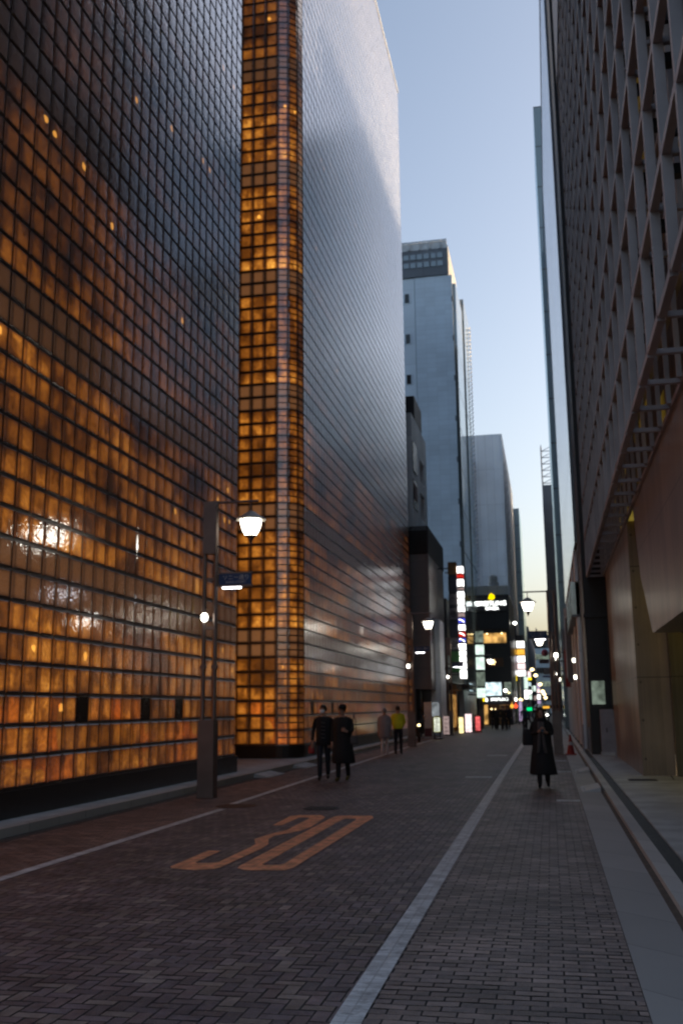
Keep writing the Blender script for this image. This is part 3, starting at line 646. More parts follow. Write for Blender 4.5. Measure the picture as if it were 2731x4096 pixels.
q = MB(); q.box(GX - 14, GX - 0.3, Y0 + 0.1, Y1 - 0.3, 0.1, ZT); q.box(GX - 14, GX - 0.3, Y2 + 0.3, Y3 - 0.05, 0.1, ZT); q.box(GX - 14, GX - 3.4, Y1 - 0.4, Y2 + 0.4, 0.1, ZT - 0.5)
q.build('core', M['dark'], gb)
q = MB(); q.box(GX - 0.85, GX + 0.06, Y0, Y1 - RC - 0.02, 0.12, ZB - 0.02)
q.box(GX - 4, GX - RC, Y1 - RC - 0.02, Y1 + 0.05, 0.12, ZB - 0.021)
for k in range(6):
    a0, a1 = PI / 2 * k / 6, PI / 2 * (k + 1) / 6
    pa = [(GX - RC + (RC + 0.06) * math.cos(a), Y1 - RC - 0.02 + (RC + 0.06) * math.sin(a)) for a in (a0, a1)]
    q.face([(*pa[0], 0.12), (*pa[1], 0.12), (*pa[1], ZB - 0.02), (*pa[0], ZB - 0.02)]); q.face([(GX - RC, Y1 - RC - 0.02, ZB - 0.02), (*pa[0], ZB - 0.02), (*pa[1], ZB - 0.02)])
q.build('plinth', M['plinth'], gb)
q = MB(); q.box(GX - 4, GX - 0.77, Y2 - 0.06, Y2 + 0.7, 0.12, ZB - 0.02); q.box(GX - 0.77, GX + 0.06, Y2 + 0.77, Y3, 0.12, ZB - 0.021)
for k in range(6):
    a0, a1 = -PI / 2 + PI / 2 * k / 6, -PI / 2 + PI / 2 * (k + 1) / 6
    pa = [(GX - 0.77 + 0.83 * math.cos(a), Y2 + 0.77 + 0.83 * math.sin(a)) for a in (a0, a1)]
    q.face([(*pa[0], 0.12), (*pa[1], 0.12), (*pa[1], ZB - 0.02), (*pa[0], ZB - 0.02)]); q.face([(GX - 0.77, Y2 + 0.77, ZB - 0.02), (*pa[0], ZB - 0.02), (*pa[1], ZB - 0.02)])
q.build('plinth', M['plinth'], gb)
q = MB(); q.box(GX - 14.1, GX + 0.02, Y0, Y1 - 0.1, ZT + 0.02, ZT + 0.25); q.box(GX - 14.1, GX + 0.02, Y2 + 0.1, Y3 + 0.02, ZT + 0.02, ZT + 0.25)
q.build('roof', M['white'], gb)

# ------------------------------------------------------------------ right: concrete building with the steel lattice
lb = thing('lattice_building', 'board concrete building with a square steel lattice screen hung over the right pavement', 'building')
SX, SB, ST = 1.45, 6.2, 6.2 + 1.345 * 28
GY, GZ = 1.285, 1.345
ny = 27
YE = 36.0
ys = [YE - k * GY for k in range(ny)]
q = MB(); h = 0.05
for y in ys: q.box(SX, SX + 0.115, y - h, y + h, SB, ST)
for k in range(29):
    z = SB + k * GZ
    for a, b_ in zip(ys[1:], ys[:-1]): q.box(SX + 0.004, SX + 2 * h - 0.004, a + h, b_ - h, z - h, z + h)
q.build('lattice_screen', M['steel'], lb)
q = MB()                              # dark shoes that bolt the bars together behind every crossing
for y in ys:
    for k in range(1, 29):
        z = SB + k * GZ
        q.box(SX + 0.12, SX + 0.30, y + 0.06, y + 0.20, z - 0.22, z - 0.10); q.box(SX + 0.12, SX + 0.24, y - 0.26, y - 0.18, z + 0.07, z + 0.26)
q.build('bolt_shoe', M['blackmetal'], lb)['kind'] = 'stuff'
q = MB()                              # second, inner grid and the struts between the two
for y in ys: q.box(SX + 0.5, SX + 0.57, y - 0.2, y - 0.12, SB, ST)
for k in range(29):
    z = SB + k * GZ
    q.box(SX + 0.57, SX + 0.64, ys[-1], YE, z - 0.04, z + 0.04)
for y in ys:
    for k in range(29):
        z = SB + k * GZ; q.box(SX + 0.1, SX + 0.6, y - 0.035, y + 0.035, z - 0.035, z + 0.035)
q.build('inner_lattice', M['steel'], lb)
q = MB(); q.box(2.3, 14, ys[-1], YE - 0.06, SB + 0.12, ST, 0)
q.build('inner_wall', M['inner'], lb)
# lit windows behind the lattice
for i in range(ny - 1):
    for k in range(12):
        if random.random() < (0.42 if k < 5 else 0.2):
            y = ys[i]; z = SB + k * GZ + 0.25
            q = MB(); q.box(2.285, 2.299, y - 1.1 + random.uniform(0, 0.3), y - 0.35, z + 0.1, z + random.uniform(0.5, 0.95)); q.build('lit_window', M['amber'], lb)
q = MB(); q.box(2.12, 2.26, 10.0, 25.6, SB + 0.0, SB + 0.10); q.build('light_strip', M['strip'], lb)
# navy cladding at the top of the screen's far end
q = MB(); q.box(SX - 0.03, SX + 0.06, 31.2, YE + 0.06, 25.5, ST + 0.2); q.build('end_panel', M['navy'], lb)
# concrete: far pier, lintel with chamfer, recess
CX = 2.07
q = MB()
q.box(CX, CX + 0.75, 25.3, 35.4, 0.06, SB + 0.1); q.build('concrete_pier', M['concrete'], lb)
q = MB()                              # lintel band over the recess, its far end cut at a slant
prof = [(3.0, 3.12), (20.9, 3.12), (22.6, 4.45), (23.5, SB + 0.098), (3.0, SB + 0.098)]
n = len(prof)
q.face([(CX + 0.003, y, z) for y, z in prof][::-1]); q.face([(CX + 0.8, y, z) for y, z in prof])
for k in range(n):
    (a, za), (c, zc) = prof[k], prof[(k + 1) % n]
    q.face([(CX + 0.003, a, za), (CX + 0.003, c, zc), (CX + 0.8, c, zc), (CX + 0.8, a, za)])
q.build('concrete_lintel', M['concrete'], lb)
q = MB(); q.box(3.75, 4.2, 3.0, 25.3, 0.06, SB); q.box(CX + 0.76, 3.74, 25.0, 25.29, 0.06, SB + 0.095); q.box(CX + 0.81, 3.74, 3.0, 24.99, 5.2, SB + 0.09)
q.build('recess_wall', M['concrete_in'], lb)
q = MB(); q.box(CX + 0.9, 3.7, 19.0, 24.5, 5.12, 5.195); q.build('recess_light', M['recess_led'], lb)
# slim steel rails standing by the wall
def post(x, y, hgt, label, z=0.06, w=0.05, plate=0.0):
    o = MB(); o.box(-w / 2, w / 2, -w / 2, w / 2, 0, hgt); o.box(-w, w, -w, w, 0, 0.015); o.tube((0, 0, hgt), (0, 0, hgt + 0.03), w * 0.55, w * 0.3)
    if plate: o.box(-w / 2, w / 2, w / 2, plate, 0.1, hgt - 0.03)
    o = o.build('bollard', M['cabinet']); o.location = (x, y, z); return tag(o, label, 'bollard', 'slim posts on the right pavement')
post(2.62, 28.6, 1.0, 'slim grey post before the dark concrete recess, nearest to the camera')
post(1.98, 33.9, 1.05, 'slim grey post at the foot of the concrete pier')
post(1.30, 37.5, 0.85, 'slim grey post beside the kerb, right of the grey plate')
post(1.12, 38.4, 0.95, 'wide grey plate post at the kerb, right of the traffic cone', plate=1.0)

# ------------------------------------------------------------------ right: buildings beyond
def block(name, label, x0, x1, y0, y1, z, m, group=None, z0=0.0):
    t = thing(name, label, 'building', (0, 0, 0), 0, group)
    q = MB(); q.box(x0, x1, y0, y1, z0, z); q.build('wall', m, t); return t
r1 = block('dark_building', 'narrow almost black brick building in the gap beyond the lattice building', 1.32, 14, 36.25, 39.4, 33.0, M['darkbrick'])
q = MB(); q.box(1.28, 3.4, 36.15, 36.25, 4.75, 4.9); q.build('ledge', M['louvre'], r1)
q = MB(); q.box(1.42, 1.86, 36.2, 36.248, 1.75, 2.55); q.build('lit_window', M['coold'], r1)
q = MB(); q.box(2.06, 2.3, 36.1, 36.25, 0.06, 4.7); q.build('pilaster', M['louvre'], r1)
r2 = thing('glass_office_building', 'bright mirror glass office building reflecting the sky on the right', 'building')
q = MB(); q.box(1.22, 16, 39.5, 76, 8.0, 37.2); q.build('wall', M['glassR'], r2)
q = MB()
for k in range(27): q.box(1.217, 1.2195, 39.6 + k * 1.4, 39.68 + k * 1.4, 8.0, 37.2)
q.build('fin', M['darkgrey'], r2)
q = MB(); q.box(1.2, 16, 39.5, 76.1, 37.2, 37.6); q.build('roof', M['darkgrey'], r2)
q = MB(); q.box(1.35, 16, 39.5, 76, 0.06, 8.0); q.build('base', M['shop'], r2)
q = MB()
for k in range(7): q.box(1.20, 1.345, 41 + k * 5.0, 42.2 + k * 5.0, 0.06, 7.9)
q.build('pilaster', M['grey2'], r2)
for k in range(6):
    q = MB(); y = 42.6 + k * 5.0; q.box(1.30, 1.345, y, y + 2.6, 0.4, 2.9); q.build('shop_window', M['pane'], r2)
r3 = block('teal_tower', 'tall pale teal tower rising behind the mirror glass office', 1.0, 14, 76.3, 88, 50.5, M['tealgrey'])
r4 = thing('slim_tower', 'slim dark tower with a lattice mast on its roof, far along the street', 'building')
q = MB(); q.box(0.36, 3.0, 150, 165, 0, 34.5); q.box(3.0, 9, 150.5, 164, 0, 30.5); q.build('wall', M['darkgrey'], r4)
q = MB()
for (x, y) in ((0.45, 150.2), (2.6, 150.2), (0.45, 153), (2.6, 153)): q.tube((x, y, 34.5), (x, y, 40.5), 0.1, n=6)
for k in range(6):
    z = 34.8 + k * 1.0
    for (a, c) in (((0.45, 150.2), (2.6, 150.2)), ((2.6, 150.2), (2.6, 153)), ((0.45, 153), (0.45, 150.2))):
        q.tube((*a, z), (*c, z), 0.06, n=5); q.tube((*a, z), (*c, z + 1.0), 0.05, n=5)
q.build('mast', M['darkgrey'], r4)
r5 = block('grey_block', 'plain grey office block far along the right side of the street', 2.6, 30, 92, 148, 38, M['darkgrey'])

# ------------------------------------------------------------------ left: buildings beyond the glass blocks
b1 = thing('brown_building', 'low dark brown building with a louvred roof screen next to the glass blocks', 'building')
BX = -7.0
q = MB(); q.box(-16, BX, 61.2, 70.0, 2.8, 11.1); q.box(-16, -8.0, 61.2, 70.0, 0.0, 2.8); q.box(-8.0, BX - 0.9, 63.0, 70.0, 0.0, 2.8); q.build('wall', M['brown'], b1)
q = MB()
for k in range(22): q.box(-8.6, BX - 0.06, 61.1, 61.18, 11.16 + k * 0.078, 11.16 + k * 0.078 + 0.05)
for k in range(22): q.box(BX - 0.06, BX + 0.02, 61.1, 70.4, 11.16 + k * 0.078, 11.16 + k * 0.078 + 0.05)
q.box(-16, BX - 0.1, 61.3, 70.2, 11.1, 12.6)
q.build('louvre_screen', M['louvre'], b1)
q = MB(); q.box(BX - 0.3, BX + 0.32, 63.4, 66.6, 0.0, 7.2); q.build('pier', M['grey2'], b1)
for (y, z) in ((62.2, 5.6), (63.6, 5.6)):
    q = MB(); q.box(BX - 0.02, BX + 0.03, y, y + 0.5, z, z + 1.6); q.build('window', M['pane'], b1)
q = MB(); q.box(BX - 0.86, BX - 0.84, 61.6, 62.9, 0.0, 2.7); q.build('door', M['void'], b1)

b2 = thing('white_building', 'white tiled building with dark recessed windows above the brown building', 'building')
WX = -8.02
q = MB()
q.box(-16, WX - 1.0, 62.5, 70.4, 0.0, 20.7)
for (y0, y1, z0, z1) in ((62.5, 65.2, 0, 20.7), (65.2, 70.4, 18.6, 20.7), (65.2, 70.4, 16.2, 17.0), (65.2, 70.4, 0, 14.4), (68.9, 70.4, 14.4, 16.2), (68.9, 70.4, 17.0, 18.6), (65.2, 66.4, 14.4, 16.2), (65.2, 66.4, 17.0, 18.6)):
    q.box(WX - 1.0, WX, y0, y1, z0, z1)
q.build('wall', M['white_tile'], b2)
for (z0, z1) in ((14.4, 16.2), (17.0, 18.6)):
    q = MB(); q.box(WX - 0.98, WX - 0.9, 66.4, 68.9, z0, z1); q.build('window', M['void'], b2)
for z in (14.4, 16.9):
    q = MB(); q.box(WX, WX + 0.05, 62.6, 64.6, z, z + 1.9); q.build('window', M['void'], b2)
q = MB(); q.box(WX, WX + 0.08, 62.7, 64.2, 15.0, 16.0); q.build('red_panel', mat('red_panel', (0.12, 0.03, 0.03)), b2)
q = MB(); q.box(WX - 3, WX - 0.2, 65.8, 69.8, 20.7, 22.9)
for k in range(5): q.tube((WX - 0.9, 63.0 + k * 0.65, 20.7), (WX - 0.9, 63.0 + k * 0.65, 22.6), 0.06, n=6)
for z in (21.4, 22.0, 22.6): q.tube((WX - 0.9, 63.0, z), (WX - 0.9, 65.8, z), 0.05, n=6)
q.build('roof_plant', M['louvre'], b2)

b3 = thing('grey_tower', 'tall grey panelled tower with a pale window strip and a dark framed crown', 'building')
q = MB(); q.box(-10.3, -6.9, 85, 100, 0, 40.3); q.build('wall', M['grey'], b3)
q = MB(); q.box(-16, -10.34, 85.05, 100, 0, 40.3); q.build('stair_wall', M['pale'], b3)
q = MB(); q.box(-16, -7.25, 84.9, 93.5, 40.35, 42.93); q.build('crown', M['louvre' if False else 'darkgrey'], b3)
q = MB(); q.box(-7.24, -7.16, 84.95, 93.5, 40.3, 43.2); q.build('crown_side', M['beige'], b3)
q = MB()
for k in range(9): q.box(-15.5 + k * 0.95, -15.42 + k * 0.95, 84.7, 84.88, 42.93, 43.7)
q.box(-16, -7.25, 84.75, 84.85, 43.66, 43.76); q.box(-16, -7.25, 84.9, 85.0, 42.95, 43.65)
q.build('roof_rail', M['white'], b3)
for z in (42.3, 41.5):                # openings of the crown that show the sky
    for k in range(6):
        q = MB(); x = -11.25 + k * 0.62; q.box(x, x + 0.5, 84.84, 84.895, z - 0.28, z + 0.22); q.build('crown_opening', M['glassT'], b3)
for z in (38.4, 34.5, 30.65, 26.8, 22.9):
    q = MB(); q.box(-11.22, -10.82, 84.98, 85.04, z - 0.42, z + 0.42); f_ = q.build('window', M['pane'], b3)
    q = MB(); q.box(-11.27, -11.225, 84.96, 85.03, z - 0.47, z + 0.47); q.box(-10.815, -10.77, 84.96, 85.03, z - 0.47, z + 0.47); q.build('frame', M['pale'], f_)
q = MB(); q.box(-6.9, -6.62, 85.4, 92.6, 3.0, 39.6); q.build('glass_bay', M['glassT'], b3)
q = MB(); q.box(-6.88, -6.52, 93.4, 99.5, 3.0, 41.4); q.build('glass_wing', M['glassT'], b3)
q = MB(); n0 = 0
for k in range(170):                    # saw-tooth louvre, one folded sheet
    z = 3.5 + k * 0.22; x = -6.30 if k % 2 else -6.46
    q.v += [(x, 99.0, z), (x, 99.5, z)]
    if k: q.f.append((2 * k - 2, 2 * k - 1, 2 * k + 1, 2 * k)); q.m.append(0)
q.build('side_louvre', M['white'], b3)
for k in range(10):
    q = MB(); q.box(-6.98, -6.86, 84.99, 85.3, 4.0 + k * 3.75, 4.5 + k * 3.75); q.build('balcony_edge', M['darkgrey'], b3)

b4 = thing('panelled_tower', 'plain light grey tower with rows of small side openings', 'building')
q = MB(); q.box(-9.5, -4.1, 115, 150, 0, 33.3); q.build('wall', M['grey2'], b4)
q = MB(); q.box(-12, -8.0, 114, 150, 0, 30.5); q.build('dark_flank', M['darkgrey'], b4)
mw = MB(); mw.box(-4.12, -4.06, -0.5, 0.5, -0.36, 0.36); w0 = None
for c in range(3):
    for r in range(18):
        if w0 is None: w0 = mw.build('side_opening', M['white'], b4); o = w0
        else: o = w0.copy(); COL.objects.link(o); o.parent = b4
        o.location = (0, 119 + c * 4.2 + (r % 2) * 0.8, 12.2 + r * 1.08)
b4b = block('teal_slab', 'dark teal slab building behind the light grey panelled tower', -6.5, -3.3, 152, 170, 31.5, M['tealgrey'])
b5 = block('shop_building', 'dark low shop building between the brown building and the watch shop', -16, -6.9, 70.6, 84.6, 9.3, M['shop'])
q = MB(); q.box(-6.9, -5.9, 76, 84, 3.1, 3.4); q.build('canopy', M['louvre'], b5)
q = MB(); q.box(-6.92, -6.5, 78.4, 83.0, 0, 3.0); q.build('pier', M['grey2'], b5)
q = MB(); q.box(-6.9, -6.84, 71.4, 75.2, 0.3, 2.6); q.build('shop_window', M['warm'], b5)
q = MB()
for k in range(5): q.box(-6.86, -6.78, 71.0 + k * 1.05, 71.12 + k * 1.05, 0, 3.4)
q.box(-6.86, -6.4, 71.0, 75.4, 2.9, 3.3)
q.build('timber_front', M['wood'], b5)

# the watch shop at the bend
b6 = thing('watch_shop', 'black corner building with a lit white name sign and a yellow emblem', 'building')
q = MB()
q.box(-6.7, -3.5, 97.2, 112, 0, 12.35); q.build('wall', M['shop'], b6)
q = MB(); q.box(-6.6, -3.35, 98.2, 111, 12.35, 13.35); q.build('roof_parapet', M['grey2'], b6)
q = MB(); q.rings([(-5.05, 101, 13.35, 0.5, 0.5), (-5.05, 101, 14.0, 0.52, 0.52), (-5.05, 101, 14.05, 0.4, 0.4), (-5.05, 101, 14.6, 0.42, 0.42), (-5.05, 101, 14.75, 0.2, 0.2)], 16); q.build('water_tank', M['beige'], b6)
def pane_on(x0, x1, z0, z1, m, name='lit_window', y=97.2, parent=b6, th=0.05):
    q = MB(); q.box(x0, x1, y - th, y - 0.004, z0, z1); return q.build(name, m, parent)
pane_on(-6.25, -3.85, 7.72, 8.65, M['warm'])
pane_on(-6.2, -4.2, 5.45, 6.3, mat('brown_room', (0.09, 0.03, 0.008), 0.4))
pane_on(-5.97, -4.5, 2.75, 3.98, M['cool'])
pane_on(-4.22, -3.55, 2.8, 4.0, M['coold'])
pane_on(-6.2, -5.85, 0.1, 1.9, M['warm'])
pane_on(-4.75, -3.9, 0.1, 1.9, mat('warm_door', (0.5, 0.3, 0.12)), 'door')
pane_on(-5.8, -4.8, 0.1, 1.9, mat('brown_room2', (0.10, 0.045, 0.015), 0.4), 'door')
for (x, z) in ((-6.15, 8.6), (-5.65, 8.6), (-4.25, 8.62), (-5.5, 1.5), (-5.1, 1.5), (-3.8, 3.0), (-4.2, 3.2)):
    q = MB(); q.rings([(x, 97.05, z - 0.07, 0.03, 0.03), (x, 97.05, z, 0.09, 0.06), (x, 97.05, z + 0.07, 0.03, 0.03)], 10); q.build('bulb', M['warmb'], b6)
for k in range(6):                      # lit star shape in the third-floor window
    a = k * PI / 3; q = MB(); q.tube((-5.2, 97.1, 5.9), (-5.2 + 0.28 * math.cos(a), 97.1, 5.9 + 0.28 * math.sin(a)), 0.045, 0.03, 6); q.build('star_arm', M['warmb'], b6)
pane_on(-6.5, -3.6, 10.7, 10.78, M['louvre'], 'ledge', th=0.2); pane_on(-6.5, -3.6, 9.0, 9.08, M['louvre'], 'ledge', th=0.2)
def text(body, size, loc, m, parent=None, name='lettering', rot=(PI / 2, 0, 0), align='CENTER', th=0.02):
    c = bpy.data.curves.new(name, 'FONT'); c.body = body; c.size = size; c.extrude = th; c.align_x = align; c.align_y = 'CENTER'
    o = bpy.data.objects.new(name, c); COL.objects.link(o); o.location = loc; o.rotation_euler = rot
    bpy.context.view_layer.update()
    me = bpy.data.meshes.new_from_object(o.evaluated_get(bpy.context.evaluated_depsgraph_get()))
    bpy.data.objects.remove(o); bpy.data.curves.remove(c)
    o = bpy.data.objects.new(name, me); COL.objects.link(o); o.location = loc; o.rotation_euler = rot
    me.materials.clear(); me.materials.append(m)
    if parent: o.parent = parent
    return o
text('BREITLING', 0.60, (-5.12, 97.1, 11.5), M['letters'], b6); text('GINZA', 0.42, (-5.08, 97.1, 11.02), M['letters'], b6)
q = MB(); q.face([(-5.42, 97.1, 11.95), (-5.0, 97.1, 11.86), (-4.78, 97.1, 12.02), (-4.82, 97.1, 12.3), (-5.12, 97.1, 12.52), (-5.3, 97.1, 12.36)])
q.face([(-5.42, 97.16, 11.95), (-5.0, 97.16, 11.86), (-4.78, 97.16, 12.02), (-4.82, 97.16, 12.3), (-5.12, 97.16, 12.52), (-5.3, 97.16, 12.36)][::-1]); q.build('emblem', M['ledy'], b6)
text('BREITLING', 0.34, (-4.72, 97.0, 2.38), M['letters'], b6)
q = MB(); q.box(-6.35, -6.1, 96.95, 97.1, 2.2, 2.55); q.build('emblem', M['ledy'], b6)
q = MB(); q.box(-6.0, -5.85, 96.95, 97.1, 2.22, 2.5); q.build('lit_letter', M['letters'], b6)

# ------------------------------------------------------------------ street lamps
def lamp_post(label, Y, X, mirror=1, sign=True, casing=True, far=False, group='street lamps'):
    """two slim tubes on a box base, a cross arm with a hanging lantern, a lit street name sign; the arm points along +x * mirror"""
    t = thing('street_lamp', label, 'street lamp', (X, Y, 0), 0, group); s = mirror
    q = MB(); q.box(-0.165, 0.165, -0.14, 0.14, 0, 1.5); q.box(-0.175, 0.175, -0.15, 0.15, 0, 0.05); q.build('post_base', M['lamp_metal'], t, bevel=0.008)
    q = MB()
    for x in (-0.12, 0.12): q.tube((x, 0, 1.5), (x, 0, 5.9), 0.045, n=14)
    for z in (2.3, 3.3, 4.3): q.box(-0.09, 0.09, -0.02, 0.02, z, z + 0.06)
    q.build('post', M['lamp_metal'], t)
    if casing:
        q = MB(); q.box(-0.14, 0.14, -0.09, 0.09, 4.85, 5.88); q.build('casing', M['lamp_metal'], t, bevel=0.01)
    q = MB(); q.tube((-0.18 * s, 0, 5.93), (1.02 * s, 0, 5.93), 0.028, n=10); q.tube((0.86 * s, 0, 5.93), (0.86 * s, 0, 5.70), 0.015, n=8)
    q.box(-0.16, 0.16, -0.03, 0.03, 5.89, 5.97); q.build('arm', M['lamp_metal'], t)
    hd = MB(); cx = 0.86 * s
    wav = lambda ri, a: 1.0 + (0.05 * math.cos(8 * a) if ri in (0, 1) else 0)
    hd.rings([(cx, 0, 5.53, 0.31, 0.31), (cx, 0, 5.545, 0.31, 0.31), (cx, 0, 5.62, 0.19, 0.19), (cx, 0, 5.69, 0.10, 0.10), (cx, 0, 5.72, 0.05, 0.05)], 24, fn=wav)
    head = hd.build('lamp_hood', M['lamp_roof'], t, smooth=False)
    q = MB(); q.rings([(cx, 0, 5.20, 0.115, 0.115), (cx, 0, 5.30, 0.165, 0.165), (cx, 0, 5.42, 0.205, 0.205), (cx, 0, 5.535, 0.225, 0.225)], 20); q.build('lamp_globe', M['globe'], t, smooth=True)
    q = MB(); q.rings([(cx, 0, 5.02, 0.012, 0.012), (cx, 0, 5.08, 0.03, 0.03), (cx, 0, 5.15, 0.06, 0.06), (cx, 0, 5.205, 0.125, 0.125)], 16)
    for k in range(6):
        a = k * PI / 3; q.tube((cx + 0.12 * math.cos(a), 0.12 * math.sin(a), 5.2), (cx + 0.228 * math.cos(a), 0.228 * math.sin(a), 5.53), 0.008, n=5)
    q.build('lamp_cage', M['lamp_metal'], t)
    if sign:
        q = MB(); q.box(0.2 * s, 0.88 * s, -0.03, 0.03, 4.2, 4.43) if s > 0 else q.box(-0.88, -0.2, -0.03, 0.03, 4.2, 4.43)
        sg = q.build('street_sign', M['signblue'], t)
        q = MB(); a, c = sorted((0.19 * s, 0.90 * s)); q.box(a, c, -0.035, 0.035, 4.43, 4.46); q.box(a, c, -0.05, 0.05, 4.165, 4.2)
        for k in range(3): q.box(min(0.13 * s, 0.15 * s) + k * 0.018 * s, min(0.13 * s, 0.15 * s) + k * 0.018 * s + 0.006, -0.05, 0.05, 4.2, 4.43)
        q.box(*sorted((0.1 * s, 0.2 * s)), -0.015, 0.015, 4.28, 4.31)
        q.build('sign_frame', M['lamp_metal'], sg)
        if not far:
            text('\u30bd\u30cb\u30fc\u901a\u308a', 0.115, (0.56 * s, -0.033, 4.345), M['signtext'], sg, th=0.002)
            text('SONY STREET', 0.07, (0.56 * s, -0.033, 4.255), M['signtext'], sg, th=0.002)
        else:
            text('\u30bd\u30cb\u30fc\u901a\u308a', 0.115, (0.56 * s, -0.033, 4.32), M['signtext'], sg, th=0.002)
        q = MB(); q.box(*sorted((0.27 * s, 0.66 * s)), -0.025, 0.025, 4.125, 4.16); q.build('light_tube', M['tube'], sg)
    q = MB(); q.rings([(-0.08 * s, -0.09, 3.46, 0.03, 0.03), (-0.08 * s, -0.09, 3.50, 0.07, 0.06), (-0.08 * s, -0.09, 3.58, 0.075, 0.06), (-0.08 * s, -0.09, 3.63, 0.04, 0.03)], 12); q.build('spot_lamp', M['bulb'], t, smooth=True)
    q = MB(); q.tube((-0.08 * s, -0.08, 3.62), (-0.08 * s, 0, 3.75), 0.02, n=8); q.tube((-0.12, -0.05, 2.55), (-0.12, 0.05, 2.55), 0.06, n=8); q.tube((0.12, -0.05, 2.55), (0.12, 0.05, 2.55), 0.06, n=8); q.build('lamp_bracket', M['lamp_metal'], t)
    return t
lamp_post('twin tube street lamp with lantern and blue sign at the left kerb, nearest the camera', 19.4, -6.72)
lamp_post('twin tube street lamp before the far end of the glass blocks, behind the couple', 45.3, -6.13, far=True)
lamp_post('street lamp on the right, standing behind the woman in black beside the cone', 38.0, 0.2, -1, sign=True, casing=False)
lamp_post('left street lamp beyond the tall lit sign column', 62.5, -6.05, far=True)
lamp_post('right hand street lamp second in line behind the woman', 60.0, 0.4, -1, sign=False, casing=False, far=True)
lamp_post('left street lamp in front of the watch shop windows', 84.0, -5.6, far=True, sign=False)

# wall lamps of the right side shops
def wall_lamp(X, Y, Z, label):
    t = thing('wall_lamp', label, 'wall lamp', (X, Y, Z), 0, 'small lamps along the right side shops')
    q = MB(); q.rings([(-0.2, 0, -0.08, 0.04, 0.04), (-0.2, 0, 0, 0.085, 0.085), (-0.2, 0, 0.1, 0.07, 0.07)], 12); q.build('globe', M['globe_far'], t, smooth=True)
    q = MB(); q.tube((0, 0, 0.15), (-0.2, 0, 0.15), 0.02, n=6); q.tube((-0.2, 0, 0.15), (-0.2, 0, 0.1), 0.03, n=6); q.box(-0.02, 0.02, -0.05, 0.05, 0.05, 0.25); q.build('bracket', M['lamp_metal'], t)
wall_lamp(1.35, 47.5, 3.75, 'upper of two small white lamps on the dark shop wall on the right')
wall_lamp(1.35, 46.2, 2.95, 'lower of two small white lamps on the dark shop wall on the right')
wall_lamp(0.62, 52, 4.0, 'small white lamp above the dark post behind the woman')
wall_lamp(0.72, 56, 3.1, 'small white lamp lower down behind the woman')

# ------------------------------------------------------------------ signs
def blade(name, label, X0, X1, Y, panels, depth=0.5, wall=None):
    """projecting sign column: panels (z0, z1, material, glyph)"""
    t = thing(name, label, 'sign', (0, 0, 0)); zs = [p[0] for p in panels] + [p[1] for p in panels]
    q = MB(); q.box(X0 + 0.03, X1 - 0.03, Y, Y + depth, min(zs), max(zs))
    if wall is not None:
        for z in (min(zs) + 0.3, max(zs) - 0.4): q.tube((X0 + 0.05, Y + depth / 2, z), (wall, Y + depth / 2, z), 0.04, n=6)
    q.build('sign_frame', M['shop'], t)
    for (z0, z1, m, gl) in panels:
        q = MB(); q.box(X0, X1, Y - 0.02, Y + depth + 0.02, z0 + 0.03, z1 - 0.03); pn = q.build('sign_panel', M[m], t, bevel=0.02)
        if gl == 'ring':
            q = MB(); cx, cz, r = (X0 + X1) / 2, (z0 + z1) / 2, min(X1 - X0, z1 - z0) * 0.3
            for k in range(16):
                a, c = 2 * PI * k / 16, 2 * PI * (k + 1) / 16
                q.tube((cx + r * math.cos(a), Y - 0.03, cz + r * math.sin(a)), (cx + r * math.cos(c), Y - 0.03, cz + r * math.sin(c)), 0.022, n=5)
            q.tube((cx - r * 0.5, Y - 0.03, cz - r * 0.4), (cx + r * 0.5, Y - 0.03, cz + r * 0.5), 0.025, n=5); q.build('emblem', M['void'], pn)
        elif gl == 'swoosh':
            q = MB(); cx, cz, w_ = (X0 + X1) / 2, (z0 + z1) / 2, (X1 - X0) * 0.42
            for k in range(5):
                a = -1 + k * 0.4; q.tube((cx + a * w_, Y - 0.03, cz + 0.12 - 0.18 * (a + 1) / 2 - 0.05 * a * a), (cx + (a + 0.4) * w_, Y - 0.03, cz + 0.12 - 0.18 * (a + 1.4) / 2 - 0.05 * (a + 0.4) ** 2), 0.035, n=6)
            q.build('mark', M['ledw'], pn)
        elif gl: text(gl, min(X1 - X0, z1 - z0) * 0.7, ((X0 + X1) / 2, Y - 0.03, (z0 + z1) / 2), M['void'], pn, th=0.005)
    return t
SY = 66.0; kx = SY / 62.0
def sz(v, y0=62.0): return 1.7 + (v - 1.7) * SY / y0
def zc62(y): return sz(at(*ZC(745, y), 62).z)
X0, X1 = -5.33 * kx, -4.95 * kx
pan = [(1140, 1235, 'ledw', None), (1240, 1295, 'ledr', None), (1300, 1400, 'ledw', None), (1408, 1445, 'dimp', None), (1455, 1545, 'ledw', None), (1548, 1632, 'ledw', None), (1636, 1720, 'ledw', None), (1725, 1785, 'dimp', None), (1790, 1865, 'ledb', 'swoosh'), (1870, 1955, 'ledw', None), (1960, 2035, 'ledr', 'swoosh'), (2040, 2105, 'ledb', 'swoosh'), (2110, 2195, 'ledw', None), (2198, 2270, 'ledw', None), (2273, 2345, 'ledw', None), (2348, 2440, 'ledw', None), (2443, 2560, 'ledw', None)]
blade('lit_sign_column', 'tall column of lit white, red and blue sign boxes over the left pavement', X0, X1, SY, [(zc62(b_), zc62(a), m, g) for a, b_, m, g in pan], 0.45, X0 - 0.8)
pan = [(1085, 1250, 'signbrown', None), (1260, 1460, 'signnavy', None), (1480, 1630, 'signgrey', '\u5c0f'), (1660, 1815, 'signgrey', 'ring'), (1825, 2030, 'signnavy', None), (2040, 2190, 'signgrey', 'ring'), (2200, 2480, 'signgreen', None)]
